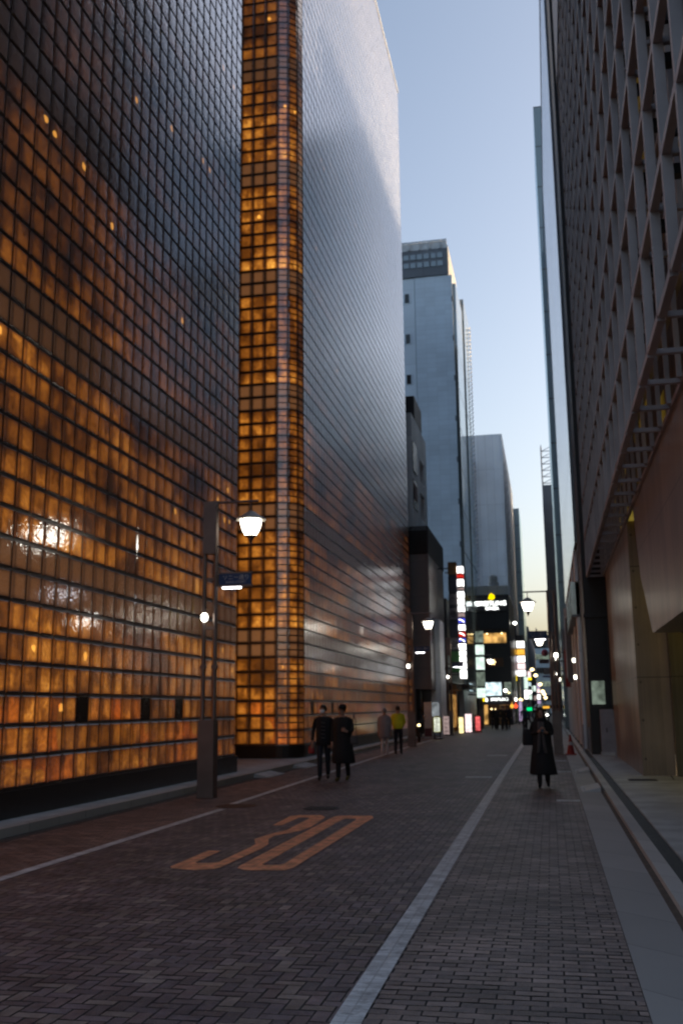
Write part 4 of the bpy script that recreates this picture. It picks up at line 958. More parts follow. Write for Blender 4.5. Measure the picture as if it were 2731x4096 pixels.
blade('unlit_sign_column', 'stack of unlit brown, grey and navy sign boxes beside the lit sign column', -5.9 * kx, -5.36 * kx, SY + 0.1, [(zc62(b_), zc62(a), m, g) for a, b_, m, g in pan], 0.4, -7.05)
def zd90(y, Y=82): return at(*ZD(330, y), Y).z
def xd(x, Y=82): return at(*ZD(x, 1100), Y).x
blade('pale_sign_column', 'column of pale greenish lit boxes left of the black watch shop', xd(285), xd(378), 82.0, [(zd90(1060), zd90(920), 'coold', None), (zd90(1200), zd90(1075), 'ledg', None), (zd90(1370), zd90(1215), 'ledg', None), (zd90(1560), zd90(1385), 'coold', None), (zd90(1690), zd90(1570), 'ledg', None)], 0.5, -6.9)
def zsz(y, Y): return at(*ZS(500, y), Y).z
def zsx(x, Y): return at(*ZS(x, 900), Y).x
blade('tenant_sign_column', 'lit white and orange tenant sign boxes at the corner right of the watch shop', zsx(425, 112), zsx(605, 112), 112, [(zsz(455, 112), zsz(340, 112), 'signgrey', '28'), (zsz(630, 112), zsz(465, 112), 'ledw', None), (zsz(790, 112), zsz(645, 112), 'ledo', None), (zsz(950, 112), zsz(800, 112), 'ledw', None), (zsz(1110, 112), zsz(960, 112), 'ledp', None), (zsz(1260, 112), zsz(1118, 112), 'ledw', None)], 0.5, -4.0)
blade('narrow_sign_column', 'narrow lit yellow and white sign strip left of the tenant sign boxes', zsx(335, 111), zsx(405, 111), 111, [(zsz(640, 111), zsz(480, 111), 'coold', None), (zsz(780, 111), zsz(650, 111), 'ledo', None), (zsz(950, 111), zsz(800, 111), 'violet', None), (zsz(1110, 111), zsz(960, 111), 'dimp', None), (zsz(1230, 111), zsz(1120, 111), 'ledw', None), (zsz(1370, 111), zsz(1240, 111), 'ledy', None)], 0.4, -4.2)
blade('yellow_banner', 'tall yellow banner high on the side of the black watch shop', zsx(275, 108), zsx(350, 108), 112.3, [(zsz(330, 108), zsz(50, 108), 'yrim', None)], 0.2, -4.1)
blade('white_neon_column', 'tall bright white and violet neon strip below the tenant boxes', zsx(560, 113), zsx(645, 113), 113, [(zsz(1550, 113), zsz(1270, 113), 'ledg', None), (zsz(1780, 113), zsz(1560, 113), 'ledw', None)], 0.4, -3.4)
blade('violet_sign', 'low violet lit sign with writing at the street corner beyond the crowd', zsx(425, 100), zsx(495, 100), 100, [(0.3, 2.3, 'violet', None)], 0.3)
# further columns of small lit signs down the street
far = [(650, 720, 1150, 1290, 'ledp'), (645, 735, 1290, 1350, 'ledy'), (655, 715, 1400, 1480, 'cool'), (730, 825, 1480, 1600, 'ledg'), (655, 725, 1580, 1660, 'ledw'), (660, 735, 1680, 1780, 'ledg'), (835, 920, 1420, 1540, 'violet'), (830, 915, 1550, 1640, 'ledp'), (830, 920, 1680, 1780, 'ledw'), (840, 930, 1800, 1880, 'violet'), (840, 930, 1890, 2000, 'ledw'), (760, 830, 1700, 1800, 'dimp')]
for i, (a, c, z1, z0, m) in enumerate(far):
    Y = 130 + (i % 4) * 7 + (a > 800) * 25
    x0, x1 = zsx(a, Y), zsx(c, Y); t = thing('far_sign', '', 'sign', (0, 0, 0), 0, 'small lit signs far down the street')
    q = MB(); q.box(x0, x1, Y, Y + 0.4, zsz(z0, Y), zsz(z1, Y)); q.build('sign_panel', M[m], t, bevel=0.03)
    q = MB(); q.box(x0 - 0.1, x0, Y, Y + 0.4, 0, zsz(z1, Y)); q.build('sign_post', M['shop'], t)
    t['label'] = dict(ledp='pinkish lit sign board far down the street', ledy='yellow green lit sign far down the street', cool='pale blue lit sign far down the street', ledg='greenish white lit sign far down the street', ledw='white lit sign far down the street', violet='violet white lit sign far down the street', dimp='dim rosy sign far down the street')[m]

# ------------------------------------------------------------------ people
def skin_body(name, joints, bones, seg_mats, mats, parent, lvl=1, root=0):
    """one continuous body: joints {id: (x,y,z,rx,ry)}, bones [(a,b,material)], grown with a skin modifier, faces coloured by the nearest bone"""
    ids = list(joints); ix = {k: i for i, k in enumerate(ids)}
    me = bpy.data.meshes.new(name); me.from_pydata([joints[k][:3] for k in ids], [(ix[a], ix[b]) for a, b, _ in bones], []); me.update()
    o = bpy.data.objects.new(name, me); COL.objects.link(o)
    sk = o.modifiers.new('skin', 'SKIN'); sk.use_smooth_shade = True
    if not me.skin_vertices: me.attributes.new  # layer is made by the modifier below
    bm = bmesh.new(); bm.from_mesh(me); ly = bm.verts.layers.skin.verify(); bm.verts.ensure_lookup_table()
    for i, k in enumerate(ids):
        bm.verts[i][ly].radius = joints[k][3:5]; bm.verts[i][ly].use_root = (i == root)
    bm.to_mesh(me); bm.free()
    sb = o.modifiers.new('sub', 'SUBSURF'); sb.levels = lvl; sb.render_levels = lvl
    bpy.context.view_layer.update()
    m2 = bpy.data.meshes.new_from_object(o.evaluated_get(bpy.context.evaluated_depsgraph_get()))
    bpy.data.objects.remove(o); bpy.data.meshes.remove(me)
    m2.name = name
    m2.materials.clear()
    for q in mats: m2.materials.append(q)
    J = {k: Vector(v[:3]) for k, v in joints.items()}
    mi = []
    for p in m2.polygons:
        c = p.center; best = (9, 0)
        for a, b_, m in bones:
            A, B = J[a], J[b_]; d = B - A; t = max(0, min(1, (c - A).dot(d) / max(1e-6, d.length_squared)))
            q = (c - (A + d * t)).length
            if q < best[0]: best = (q, m)
        mi.append(best[1])
    m2.polygons.foreach_set('material_index', mi); m2.polygons.foreach_set('use_smooth', [True] * len(mi))
    o = bpy.data.objects.new(name, m2); COL.objects.link(o); o.parent = parent
    return o

def person(label, loc, rz, h=1.72, top='black', legs='black', shoe='shoe', hair='hair', step=0.16, lift=0.0, armL=None, armR=None, turn=0.0, look=0.0,
           coat=None, coatm=None, long_hair=False, fingers=True, cat='person', group=None, face=True, grip=False, width=1.0):
    """faces -y; step = half stride (right foot forward when positive); arm = list of (elbow, wrist, hand) offsets"""
    s = h / 1.72
    t = thing('person', label, cat, loc, rz, group)
    J = {}; Bn = []
    def j(k, x, y, z, rx, ry=None): J[k] = (x * s, y * s, z * s, rx * s, (rx if ry is None else ry) * s)
    w_ = width
    j('pelvis', 0, 0, 0.93, 0.15 * w_, 0.105); j('waist', 0, -0.005, 1.07, 0.135 * w_, 0.10); j('chest', 0, 0.0, 1.28, 0.16 * w_, 0.115); j('collar', 0, 0.01, 1.41, 0.10, 0.07)
    j('neck', 0, -0.005, 1.49, 0.05); j('jaw', look * 0.03, -0.035, 1.555, 0.056, 0.062); j('skull', look * 0.01, 0.0, 1.635, 0.077, 0.092); j('crown', 0, 0.012, 1.695, 0.05, 0.062)
    # materials: 0 top, 1 legs, 2 skin, 3 shoe, 4 hair
    Bn += [('pelvis', 'waist', 0), ('waist', 'chest', 0), ('chest', 'collar', 0), ('collar', 'neck', 2), ('neck', 'jaw', 2), ('jaw', 'skull', 2), ('skull', 'crown', 4)]
    if face:
        ny = -0.103; j('nose', look * 0.06, ny, 1.605, 0.013); Bn.append(('skull', 'nose', 2))
    for sd, sg in (('R', -1), ('L', 1)):
        f = step * (1 if sd == 'R' else -1)
        zk = 0.50; back = f < 0
        j('hip' + sd, sg * 0.085, 0, 0.88, 0.098, 0.1); j('knee' + sd, sg * 0.088, -f * 0.55 - 0.02, zk, 0.072); j('ankle' + sd, sg * 0.085, -f + (0.02 if back else 0), 0.095 + (0.03 if back and step else 0), 0.056); 
        j('heel' + sd, sg * 0.085, -f + 0.03, 0.05 + (0.03 if back and step else 0), 0.05, 0.045); j('toe' + sd, sg * 0.095, -f - 0.17, 0.042, 0.055, 0.038)
        Bn += [('pelvis', 'hip' + sd, 1), ('hip' + sd, 'knee' + sd, 1), ('knee' + sd, 'ankle' + sd, 1), ('ankle' + sd, 'heel' + sd, 3), ('heel' + sd, 'toe' + sd, 3)]
        arm = armR if sd == 'R' else armL
        sw = -f * 0.8
        if arm is None: arm = [(sg * 0.235, 0.02 + sw * -0.3, 1.13), (sg * 0.25, -0.03 - sw * 0.8, 0.88), (sg * 0.245, -0.05 - sw, 0.80)]
        j('sho' + sd, sg * 0.175 * w_, 0.005, 1.39, 0.066, 0.062); j('elb' + sd, *arm[0], 0.047); j('wri' + sd, *arm[1], 0.031)
        Bn += [('collar', 'sho' + sd, 0), ('sho' + sd, 'elb' + sd, 0), ('elb' + sd, 'wri' + sd, 0)]
        d = (Vector(arm[2]) - Vector(arm[1])).normalized()
        side = d.cross(Vector((0, 1, 0.2))).normalized()
        pw = Vector(arm[2]); j('palm' + sd, *pw, 0.034, 0.02); Bn.append(('wri' + sd, 'palm' + sd, 2))
        if fingers:
            nrm = side.cross(d).normalized()
            for k in range(4):
                o_ = side * (k - 1.5) * 0.021; ln = (0.07, 0.082, 0.077, 0.06)[k]
                cur = 0.55 if grip else 0.2
                a1 = pw + o_ + d * 0.04; a2 = a1 + (d * (1 - cur) + nrm * cur) * ln * 0.5; a3 = a2 + (d * (1 - 1.6 * cur) + nrm * 1.6 * cur) * ln * 0.5
                j('f%s%da' % (sd, k), *a1, 0.0105); j('f%s%db' % (sd, k), *a2, 0.009); j('f%s%dc' % (sd, k), *a3, 0.0075)
                Bn += [('palm' + sd, 'f%s%da' % (sd, k), 2), ('f%s%da' % (sd, k), 'f%s%db' % (sd, k), 2), ('f%s%db' % (sd, k), 'f%s%dc' % (sd, k), 2)]
            a1 = pw + side * -0.04 * sg + d * 0.005 + nrm * 0.01; a2 = a1 + side * -0.015 * sg + d * 0.035 + nrm * 0.015
            j('t%sa' % sd, *a1, 0.011); j('t%sb' % sd, *a2, 0.009); Bn += [('palm' + sd, 't%sa' % sd, 2), ('t%sa' % sd, 't%sb' % sd, 2)]
    bd = skin_body('body', J, Bn, None, [M[top], M[legs], M['skin'], M[shoe], M[hair]], t)
    t.location.z = 0.006 - min(v.co.z for v in bd.data.vertices)
    # hair cap, closed at the nape
    q = MB(); n = 20; rows = 9; hz = 1.628; V0 = []
    for r in range(rows + 1):
        ph = PI / 2 * r / rows * 1.28
        for i in range(n):
            a = 2 * PI * i / n; fr = max(0.0, -math.sin(a))         # front is -y
            p_ = min(ph, (1.28 - 0.62 * fr) * PI / 2)
            rr = 1.0 + 0.03 * math.sin(5 * a + r)
            V0.append(((0.091 * math.sin(p_) * math.cos(a) * rr + look * 0.01) * s, (0.108 * math.sin(p_) * math.sin(a) * rr + 0.008) * s, (hz + 0.115 * math.cos(p_) * rr) * s))
    q.v = V0
    for r in range(rows):
        for i in range(n):
            k = (i + 1) % n; q.f.append((r * n + i, (r + 1) * n + i, (r + 1) * n + k, r * n + k)); q.m.append(0)
    q.f.append(tuple(rows * n + i for i in range(n))); q.m.append(0)
    if long_hair:
        q.rings([(0, 0.045 * s, 1.63 * s, 0.098 * s, 0.075 * s), (0, 0.055 * s, 1.5 * s, 0.105 * s, 0.065 * s), (0, 0.06 * s, 1.38 * s, 0.11 * s, 0.06 * s), (0, 0.06 * s, 1.30 * s, 0.07 * s, 0.04 * s)], 16)
    q.build('hair', M[hair], t, smooth=True)
    if face:
        for sg in (-1, 1):
            e = MB(); e.rings([((look * 0.035 + sg * 0.031) * s, -0.083 * s, 1.622 * s, 0.006 * s, 0.006 * s), ((look * 0.035 + sg * 0.031) * s, -0.085 * s, 1.628 * s, 0.013 * s, 0.008 * s), ((look * 0.035 + sg * 0.031) * s, -0.083 * s, 1.634 * s, 0.006 * s, 0.006 * s)], 8); e.build('eye', M['void'], t)
            e = MB(); e.rings([(sg * 0.083 * s, 0.005 * s, 1.585 * s, 0.008 * s, 0.012 * s), (sg * 0.086 * s, 0.008 * s, 1.615 * s, 0.011 * s, 0.02 * s), (sg * 0.084 * s, 0.008 * s, 1.64 * s, 0.008 * s, 0.014 * s)], 8); e.build('ear', M['skin'], t)
        e = MB(); e.rings([(look * 0.04 * s, -0.088 * s, 1.553 * s, 0.012 * s, 0.006 * s), (look * 0.04 * s, -0.092 * s, 1.559 * s, 0.023 * s, 0.008 * s), (look * 0.04 * s, -0.088 * s, 1.565 * s, 0.012 * s, 0.006 * s)], 10); e.build('mouth', M['red_lip'], t)
    if coat:
        q = MB(); q.rings([(cx * s, cy * s, z * s, rx * s, ry * s) for cx, cy, z, rx, ry in coat], 28, cap=False,
                          fn=lambda ri, a: 1.0 + 0.035 * math.sin(7 * a + ri * 0.7) * min(1, ri / 3) + 0.02 * math.sin(3 * a - ri))
        k = len(q.v) - 28; q.f.append(tuple(k + i for i in range(28))[::-1] if False else tuple(k + i for i in range(28))); q.m.append(0)
        q.build('coat', M[coatm or top], t, smooth=True)
    return t
M['red_lip'] = mat('lips', (0.28, 0.09, 0.08), 0.5)
def handbag(label, loc, rz, w_, d_, h_, m, strap=0.35, name='bag'):
    t = thing(name, label, 'bag', loc, rz)
    q = MB(); q.rings([(0, 0, 0, w_ * 0.46, d_ * 0.5), (0, 0, 0.04, w_ * 0.5, d_ * 0.55), (0, 0, h_ * 0.6, w_ * 0.47, d_ * 0.42), (0, 0, h_, w_ * 0.42, d_ * 0.2)], 16); q.build('pouch', M[m], t, smooth=True)
    q = MB(); pts = [(-w_ * 0.3 + w_ * 0.6 * k / 10, 0, h_ + strap * math.sin(PI * k / 10)) for k in range(11)]
    for a, c in zip(pts[:-1], pts[1:]): q.tube(a, c, 0.012, n=6)
    q.build('strap', M[m], t); return t

# woman in black walking towards the camera, looking at a phone
wx, wy = -0.22, 22.4
person('woman in a long black coat walking down the right lane, looking at a phone', (wx, wy, 0.004), 0.0, 1.66, 'black', 'black', 'black', 'hair', 0.13,
       armR=[(-0.235, 0.0, 1.14), (-0.07, -0.22, 1.20), (0.0, -0.27, 1.24)], armL=[(0.235, 0.0, 1.14), (0.12, -0.2, 1.17), (0.045, -0.26, 1.22)], look=-0.2, long_hair=True, grip=True, width=1.05,
       coat=[(0, 0.005, 1.47, 0.075, 0.075), (0, 0.0, 1.43, 0.15, 0.10), (0, 0.0, 1.37, 0.20, 0.135), (0, 0.0, 1.2, 0.205, 0.155), (0, 0.0, 1.03, 0.20, 0.155), (0, 0.0, 0.9, 0.215, 0.17), (0, 0.01, 0.7, 0.245, 0.20), (0.005, 0.01, 0.5, 0.27, 0.23), (0.01, 0.02, 0.3, 0.30, 0.26), (0.02, 0.02, 0.27, 0.29, 0.25)])
o = thing('scarf', 'dark grey scarf hanging down the front of the woman in black', 'scarf', (wx, wy, 0))
q = MB(); q.rings([(0, -0.0, 1.36, 0.10, 0.11), (0, -0.01, 1.40, 0.12, 0.125), (0, 0, 1.44, 0.10, 0.10), (0, 0, 1.46, 0.07, 0.07)], 18); q.build('neck_loop', M['black'], o, smooth=True)
for (xa, xb) in ((-0.05, -0.085), (0.03, 0.075)):
    q = MB(); q.rings([(xb, -0.19, 0.72, 0.032, 0.012), (xa * 0.6 + xb * 0.4, -0.185, 0.9, 0.034, 0.014), (xa, -0.175, 1.1, 0.03, 0.014), (xa * 0.8, -0.15, 1.38, 0.035, 0.018)], 10); q.build('scarf_end', M['scarf'], o, smooth=True)
q = MB(); q.box(-0.037, 0.037, -0.005, 0.005, -0.075, 0.075); o = q.build('phone', M['void'], None, bevel=0.004); o.location = (wx + 0.02, wy - 0.29, 1.215); o.rotation_euler = (R_(-50), 0, 0); tag(o, 'dark phone held at chest height by the woman in black', 'phone')
handbag('big black shoulder bag on the woman in the long black coat', (wx - 0.27, wy + 0.02, 0.88), R_(10), 0.30, 0.17, 0.34, 'black', 0.22)

# two men in black walking towards the camera
m1 = (-5.5, 24.5, 0.004)
person('man in a short black jacket and white face mask, left of the long coat', m1, R_(8), 1.77, 'black', 'navycl', 'shoe', 'hair', 0.17,
       armR=[(-0.25, 0.04, 1.14), (-0.27, -0.01, 0.89), (-0.27, -0.04, 0.81)], armL=[(0.245, 0.05, 1.14), (0.25, -0.02, 0.90), (0.25, -0.06, 0.82)], look=-0.9, width=1.1,
       coat=[(0, 0.0, 1.46, 0.07, 0.07), (0, 0.0, 1.42, 0.15, 0.10), (0, 0.0, 1.36, 0.19, 0.13), (0, 0.0, 1.15, 0.18, 0.14), (0, 0, 0.95, 0.18, 0.145), (0, 0, 0.80, 0.185, 0.15), (0, 0, 0.79, 0.17, 0.14)])
q = MB(); q.rings([(0, -0.055, 1.535, 0.05, 0.045), (0, -0.06, 1.56, 0.066, 0.062), (0, -0.058, 1.60, 0.068, 0.062), (0, -0.055, 1.625, 0.055, 0.05)], 16)
o = q.build('face_mask', M['maskcl'], None, smooth=True); o.parent = [c for c in bpy.data.objects if c.name.startswith('person') and 'face mask' in c.get('label', '')][0]; o.location = (-0.03, 0, 0.045)
q = MB()
for k in range(5): q.tube((-0.05, -0.16, 1.0 + k * 0.09), (0.05, -0.16, 0.985 + k * 0.09), 0.008, n=6)
o2 = q.build('jacket_toggle', M['scarf'], o.parent)
handbag('small red bag held low by the man in the white mask', (m1[0] - 0.30, m1[1] - 0.05, 0.62), 0, 0.16, 0.09, 0.16, 'red', 0.04)
m2 = (-4.92, 24.0, 0.004)
person('man in a long black coat and dark cap walking beside the masked man', m2, R_(-4), 1.76, 'black', 'black', 'yshoe' if 'yshoe' in M else 'shoe', 'hair', 0.12,
       armR=[(-0.25, 0.03, 1.13), (-0.255, -0.02, 0.88), (-0.25, -0.05, 0.80)], armL=[(0.25, 0.0, 1.14), (0.17, -0.2, 1.12), (0.11, -0.24, 1.15)], look=-0.9, grip=True, width=1.15,
       coat=[(0, 0.0, 1.46, 0.075, 0.075), (0, 0.0, 1.43, 0.15, 0.10), (0, 0.0, 1.37, 0.21, 0.14), (0, 0.0, 1.2, 0.215, 0.16), (0, 0, 1.0, 0.215, 0.165), (0, 0, 0.8, 0.235, 0.185), (0.0, 0.01, 0.6, 0.26, 0.21), (0.01, 0.02, 0.42, 0.275, 0.23), (0.01, 0.02, 0.40, 0.26, 0.22)])
q = MB(); q.rings([(0, 0.0, 1.655, 0.098, 0.115), (0, 0, 1.70, 0.10, 0.115), (0, 0.005, 1.745, 0.085, 0.095), (0, 0.01, 1.765, 0.03, 0.035)], 18); q.rings([(-0.02, -0.12, 1.66, 0.075, 0.06), (-0.02, -0.12, 1.672, 0.07, 0.055)], 14)
o = q.build('cap', M['black'], None, smooth=True); o.parent = [c for c in bpy.data.objects if c.name.startswith('person') and 'dark cap' in c.get('label', '')][0]; o.location = (0, 0, 0.03)
handbag('grey white shoulder bag at the hip of the man in the long black coat', (m2[0] + 0.29, m2[1] - 0.05, 0.86), R_(20), 0.2, 0.1, 0.2, 'scarf', 0.5)

# couple seen from behind
person('grey haired person in a grey coat and pale trousers walking away', (-6.05, 37.2, 0.0), PI + R_(5), 1.67, 'greycl', 'palecl', 'palecl', 'hairgrey', 0.1, face=False, width=1.15,
       coat=[(0, 0.0, 1.46, 0.075, 0.075), (0, 0, 1.42, 0.16, 0.11), (0, 0, 1.36, 0.22, 0.15), (0, 0, 1.15, 0.23, 0.165), (0, 0, 0.95, 0.225, 0.165), (0, 0, 0.75, 0.225, 0.17), (0, 0, 0.62, 0.22, 0.17), (0, 0, 0.61, 0.2, 0.15)])
person('person in a bright yellow green top and dark trousers walking away', (-5.62, 37.7, 0.0), PI, 1.75, 'yellowcl', 'navycl', 'shoe', 'hair', 0.1, face=False, width=1.18,
       armL=[(0.25, -0.02, 1.15), (0.19, -0.16, 1.02), (0.12, -0.2, 1.02)], armR=[(-0.25, -0.02, 1.15), (-0.19, -0.16, 1.02), (-0.12, -0.2, 1.02)],
       coat=[(0, 0.0, 1.46, 0.07, 0.07), (0, 0, 1.42, 0.16, 0.10), (0, 0, 1.36, 0.21, 0.14), (0, 0, 1.15, 0.2, 0.15), (0, 0, 0.97, 0.19, 0.15), (0, 0, 0.92, 0.185, 0.145), (0, 0, 0.91, 0.17, 0.13)])
# people further down the street
person('person in a dark teal jacket seen past the woman in black', (-1.62, 64.5, 0), PI, 1.72, 'bluecl', 'navycl', 'shoe', 'hair', 0.15, fingers=False, face=False, width=1.2)
person('dark figure just right of the teal jacket', (-1.0, 72, 0), PI, 1.7, 'black', 'black', 'shoe', 'hair', 0.12, fingers=False, face=False)
for (x, y, m, st, lb_) in ((-4.35, 79, 'black', 0.16, 'leftmost dark walker before the watch shop door'), (-4.0, 77, 'navycl', 0.14, 'dark walker with a wide stance, second from the left before the watch shop'),
                           (-3.72, 80, 'black', 0.1, 'dark walker in the middle of the group before the watch shop'), (-3.42, 76, 'black', 0.18, 'dark walker with a stride, fourth before the watch shop'), (-3.2, 78, 'navycl', 0.12, 'rightmost walker of the group, in navy trousers')):
    person(lb_, (x, y, 0), random.uniform(-0.3, 0.3), 1.7 + random.uniform(-0.05, 0.06), m, 'navycl' if m == 'black' else 'black', 'shoe', 'hair', st, fingers=False, face=False, group='walkers before the watch shop')

# ------------------------------------------------------------------ things on the street
# traffic cone
t = thing('traffic_cone', 'red traffic cone at the right kerb beside the street lamp', 'traffic cone', (0.62, 37.2, 0.006))
q = MB(); q.box(-0.19, 0.19, -0.19, 0.19, 0, 0.04); q.rings([(0, 0, 0.04, 0.14, 0.14), (0, 0, 0.34, 0.085, 0.085), (0, 0, 0.48, 0.06, 0.06), (0, 0, 0.70, 0.025, 0.025)], 18); q.build('cone_body', M['red'], t)
q = MB(); q.rings([(0, 0, 0.34, 0.092, 0.092), (0, 0, 0.45, 0.072, 0.072)], 18); q.build('white_band', M['white'], t)
# utility cabinet
t = thing('utility_cabinet', 'grey steel utility cabinet in the dark corner by the concrete pier', 'cabinet', (1.9, 35.75, 0.06))
q = MB(); q.box(-0.27, 0.27, -0.2, 0.2, 0.1, 1.52); q.build('cabinet_body', M['cabinet'], t, bevel=0.012)
q = MB(); q.box(-0.30, 0.30, -0.23, 0.23, 0, 0.1); q.build('base', M['granite'], t)
q = MB(); q.box(-0.14, 0.255, -0.215, -0.2, 0.14, 1.48); d_ = q.build('door', M['cabinet'], t); q = MB(); q.box(-0.1, -0.07, -0.235, -0.215, 0.75, 0.9); q.build('handle', M['iron'], d_)
# parked scooter; the glint on its headlight is put in as a glow
t = thing('motor_scooter', 'dark motor scooter parked facing the camera at the left kerb, behind the second street lamp', 'motor scooter', (-6.55, 51, 0), 0.15)
for (y, nm) in ((-0.55, 'f'), (0.62, 'r')):
    q = MB(); n = 20
    for k in range(n):
        a, c = 2 * PI * k / n, 2 * PI * (k + 1) / n
        q.tube((0, y + 0.2 * math.cos(a), 0.25 + 0.2 * math.sin(a)), (0, y + 0.2 * math.cos(c), 0.25 + 0.2 * math.sin(c)), 0.05, n=8, cap=False)
    wh = q.build('wheel', M['rubber'], t, smooth=True); q = MB(); q.tube((-0.03, y, 0.25), (0.03, y, 0.25), 0.15, n=16); q.build('rim', M['chrome'], wh)
q = MB(); q.rings([(0, -0.5, 0.45, 0.07, 0.1), (0, -0.42, 0.7, 0.17, 0.08), (0, -0.38, 0.95, 0.15, 0.07), (0, -0.36, 1.05, 0.08, 0.05)], 14); q.box(-0.16, 0.16, -0.38, 0.15, 0.28, 0.36); q.rings([(0, 0.5, 0.3, 0.14, 0.36), (0, 0.5, 0.55, 0.17, 0.4), (0, 0.48, 0.68, 0.14, 0.36)], 14); q.build('body', M['blackmetal'], t, smooth=True)
q = MB(); q.rings([(0, 0.42, 0.68, 0.14, 0.34), (0, 0.42, 0.76, 0.15, 0.36), (0, 0.42, 0.8, 0.11, 0.3)], 14); q.build('seat', M['rubber'], t, smooth=True)
q = MB(); q.tube((-0.33, -0.3, 1.05), (0.33, -0.3, 1.05), 0.018, n=8)
for sg in (-1, 1): q.tube((sg * 0.24, -0.3, 1.05), (sg * 0.28, -0.32, 1.25), 0.01, n=6)
hb = q.build('handlebar', M['blackmetal'], t)
for sg in (-1, 1):
    q = MB(); q.rings([(sg * 0.3, -0.32, 1.22, 0.05, 0.015), (sg * 0.3, -0.32, 1.27, 0.065, 0.02), (sg * 0.3, -0.32, 1.32, 0.04, 0.015)], 10); q.build('mirror', M['chrome'], hb)
q = MB(); q.rings([(0, -0.50, 0.78, 0.05, 0.02), (0, -0.52, 0.84, 0.08, 0.03), (0, -0.50, 0.90, 0.05, 0.02)], 12); q.build('headlight', M['warmb'], t, smooth=True)  # emission stands in for the light reflected by the lens

# standing signs on the left pavement edge
def stand(name, label, x, y, wd, z0, z1, m, rim='shop', shape='box', legs=True, rz=0.0, th=0.25, txt=None):
    t = thing(name, label, 'sign', (x, y, 0), rz)
    q = MB(); 
    if shape == 'oval':
        n = 24; pts = [((wd / 2) * math.copysign(abs(math.cos(2 * PI * k / n)) ** 0.6, math.cos(2 * PI * k / n)), (z0 + z1) / 2 + (z1 - z0) / 2 * math.copysign(abs(math.sin(2 * PI * k / n)) ** 0.6, math.sin(2 * PI * k / n))) for k in range(n)]
        q.face([(a, -th / 2, b_) for a, b_ in pts]); q.face([(a, th / 2, b_) for a, b_ in pts][::-1])
        for k in range(n):
            a, c = pts[k], pts[(k + 1) % n]; q.face([(a[0], -th / 2, a[1]), (a[0], th / 2, a[1]), (c[0], th / 2, c[1]), (c[0], -th / 2, c[1])])
        q.build('rim', M[rim], t); q = MB(); q.box(-wd * 0.31, wd * 0.31, -th / 2 - 0.02, -th / 2, z0 + (z1 - z0) * 0.09, z1 - (z1 - z0) * 0.09); pn = q.build('lit_panel', M[m], t)
    else:
        q.box(-wd / 2, wd / 2, -th / 2, th / 2, z0, z1); q.build('rim', M[rim], t, bevel=0.03)
        q = MB(); q.box(-wd / 2 + 0.03, wd / 2 - 0.03, -th / 2 - 0.015, -th / 2, z0 + 0.03, z1 - 0.03); pn = q.build('lit_panel', M[m], t)
    if legs:
        q = MB(); q.box(-wd * 0.55, wd * 0.55, -th * 0.7, th * 0.7, 0, 0.05)
        for sx in (-1, 1): q.tube((sx * wd * 0.3, 0, 0.05), (sx * wd * 0.3, 0, z0 + 0.1), 0.03, n=8)
        q.build('stand', M['shop'], t)
    if txt:
        for k in range(txt):
            e = MB(); zz = z1 - 0.1 - (z1 - z0 - 0.2) * (k + 0.5) / txt; e.box(-wd * random.uniform(0.15, 0.28), wd * random.uniform(0.1, 0.28), -th / 2 - 0.025, -th / 2 - 0.018, zz - 0.02, zz + 0.02); e.build('writing', M['signgrey'], pn)
    return t
stand('pavement_sign', 'oval pavement sign with a lit green white face and yellow rim', -6.12, 55.6, 0.52, 0.33, 1.24, 'paper', 'yrim', 'oval', txt=7)
stand('pavement_sign', 'dim pinkish board standing right of the yellow rimmed sign', -6.28, 62.2, 0.42, 0.06, 1.2, 'dimp', txt=4)
stand('pavement_sign', 'bright cream yellow lit box sign left of the white pink one', -5.66, 65.0, 0.34, 0.06, 1.10, 'ledy2', legs=False, rz=0.3)
stand('pavement_sign', 'white pinkish lit upright sign between the cream box and the red sign', -5.36, 67.6, 0.48, 0.06, 1.28, 'ledp', legs=False)
stand('pavement_sign', 'red and white lit pavement sign before the grey pillar', -4.95, 70.5, 0.5, 0.02, 1.15, 'ledred', 'red', 'oval')
t = thing('white_pillar_sign', 'tall pale grey pillar sign with a photo panel beside the dark doorway', 'sign', (-6.82, 57.5, 0))
q = MB(); q.box(-0.22, 0.22, -0.2, 0.2, 0, 2.0); q.build('pillar', M['white'], t, bevel=0.01)
q = MB(); q.box(0.20, 0.62, -0.1, 0.1, 1.2, 2.0); q.build('picture_panel', M['dimcool'], t, bevel=0.04)
q = MB(); q.box(-0.2, 0.2, -0.22, -0.2, 0.1, 0.55); q.build('red_print', mat('red_print', (0.14, 0.05, 0.06)), t)

# ------------------------------------------------------------------ the far end of the street
def zsp(x, y, Y): return at(*ZS(x, y), Y)
fe = thing('far_building', 'pale blue grey building closing the far end of the street', 'building')
pa, pb = zsp(700, 640, 260), zsp(1190, 560, 260)
q = MB(); q.box(pa.x, pb.x + 8, 260, 280, 0, pa.z); q.build('wall', M['pale2'], fe)
for k in range(5):
    q = MB(); z = 3.2 + k * 3.4; q.box(pa.x + 0.6, pb.x + 7, 259.8, 259.99, z, z + 1.3); q.build('window_band', M['coold'] if k % 2 else M['pane'], fe)
hl = thing('far_roofs', 'dark low rooftops and roof gear against the pale sky at the street end', 'rooftops')
q = MB(); n = 12
tops = [(620, 205), (660, 235), (720, 250), (760, 268), (820, 285), (860, 300), (900, 312), (960, 330), (1010, 345), (1060, 350), (1130, 345), (1200, 345)]
for k in range(n - 1):
    a, c = zsp(*tops[k], 330), zsp(*tops[k + 1], 330); z = max(a.z, c.z)
    q.box(a.x, c.x - 0.02, 330 + (k % 3), 345 + k * 0.5, 0, (a.z + c.z) / 2)
q.box(-60, zsp(620, 205, 330).x, 331, 350, 0, zsp(620, 205, 330).z - 2)
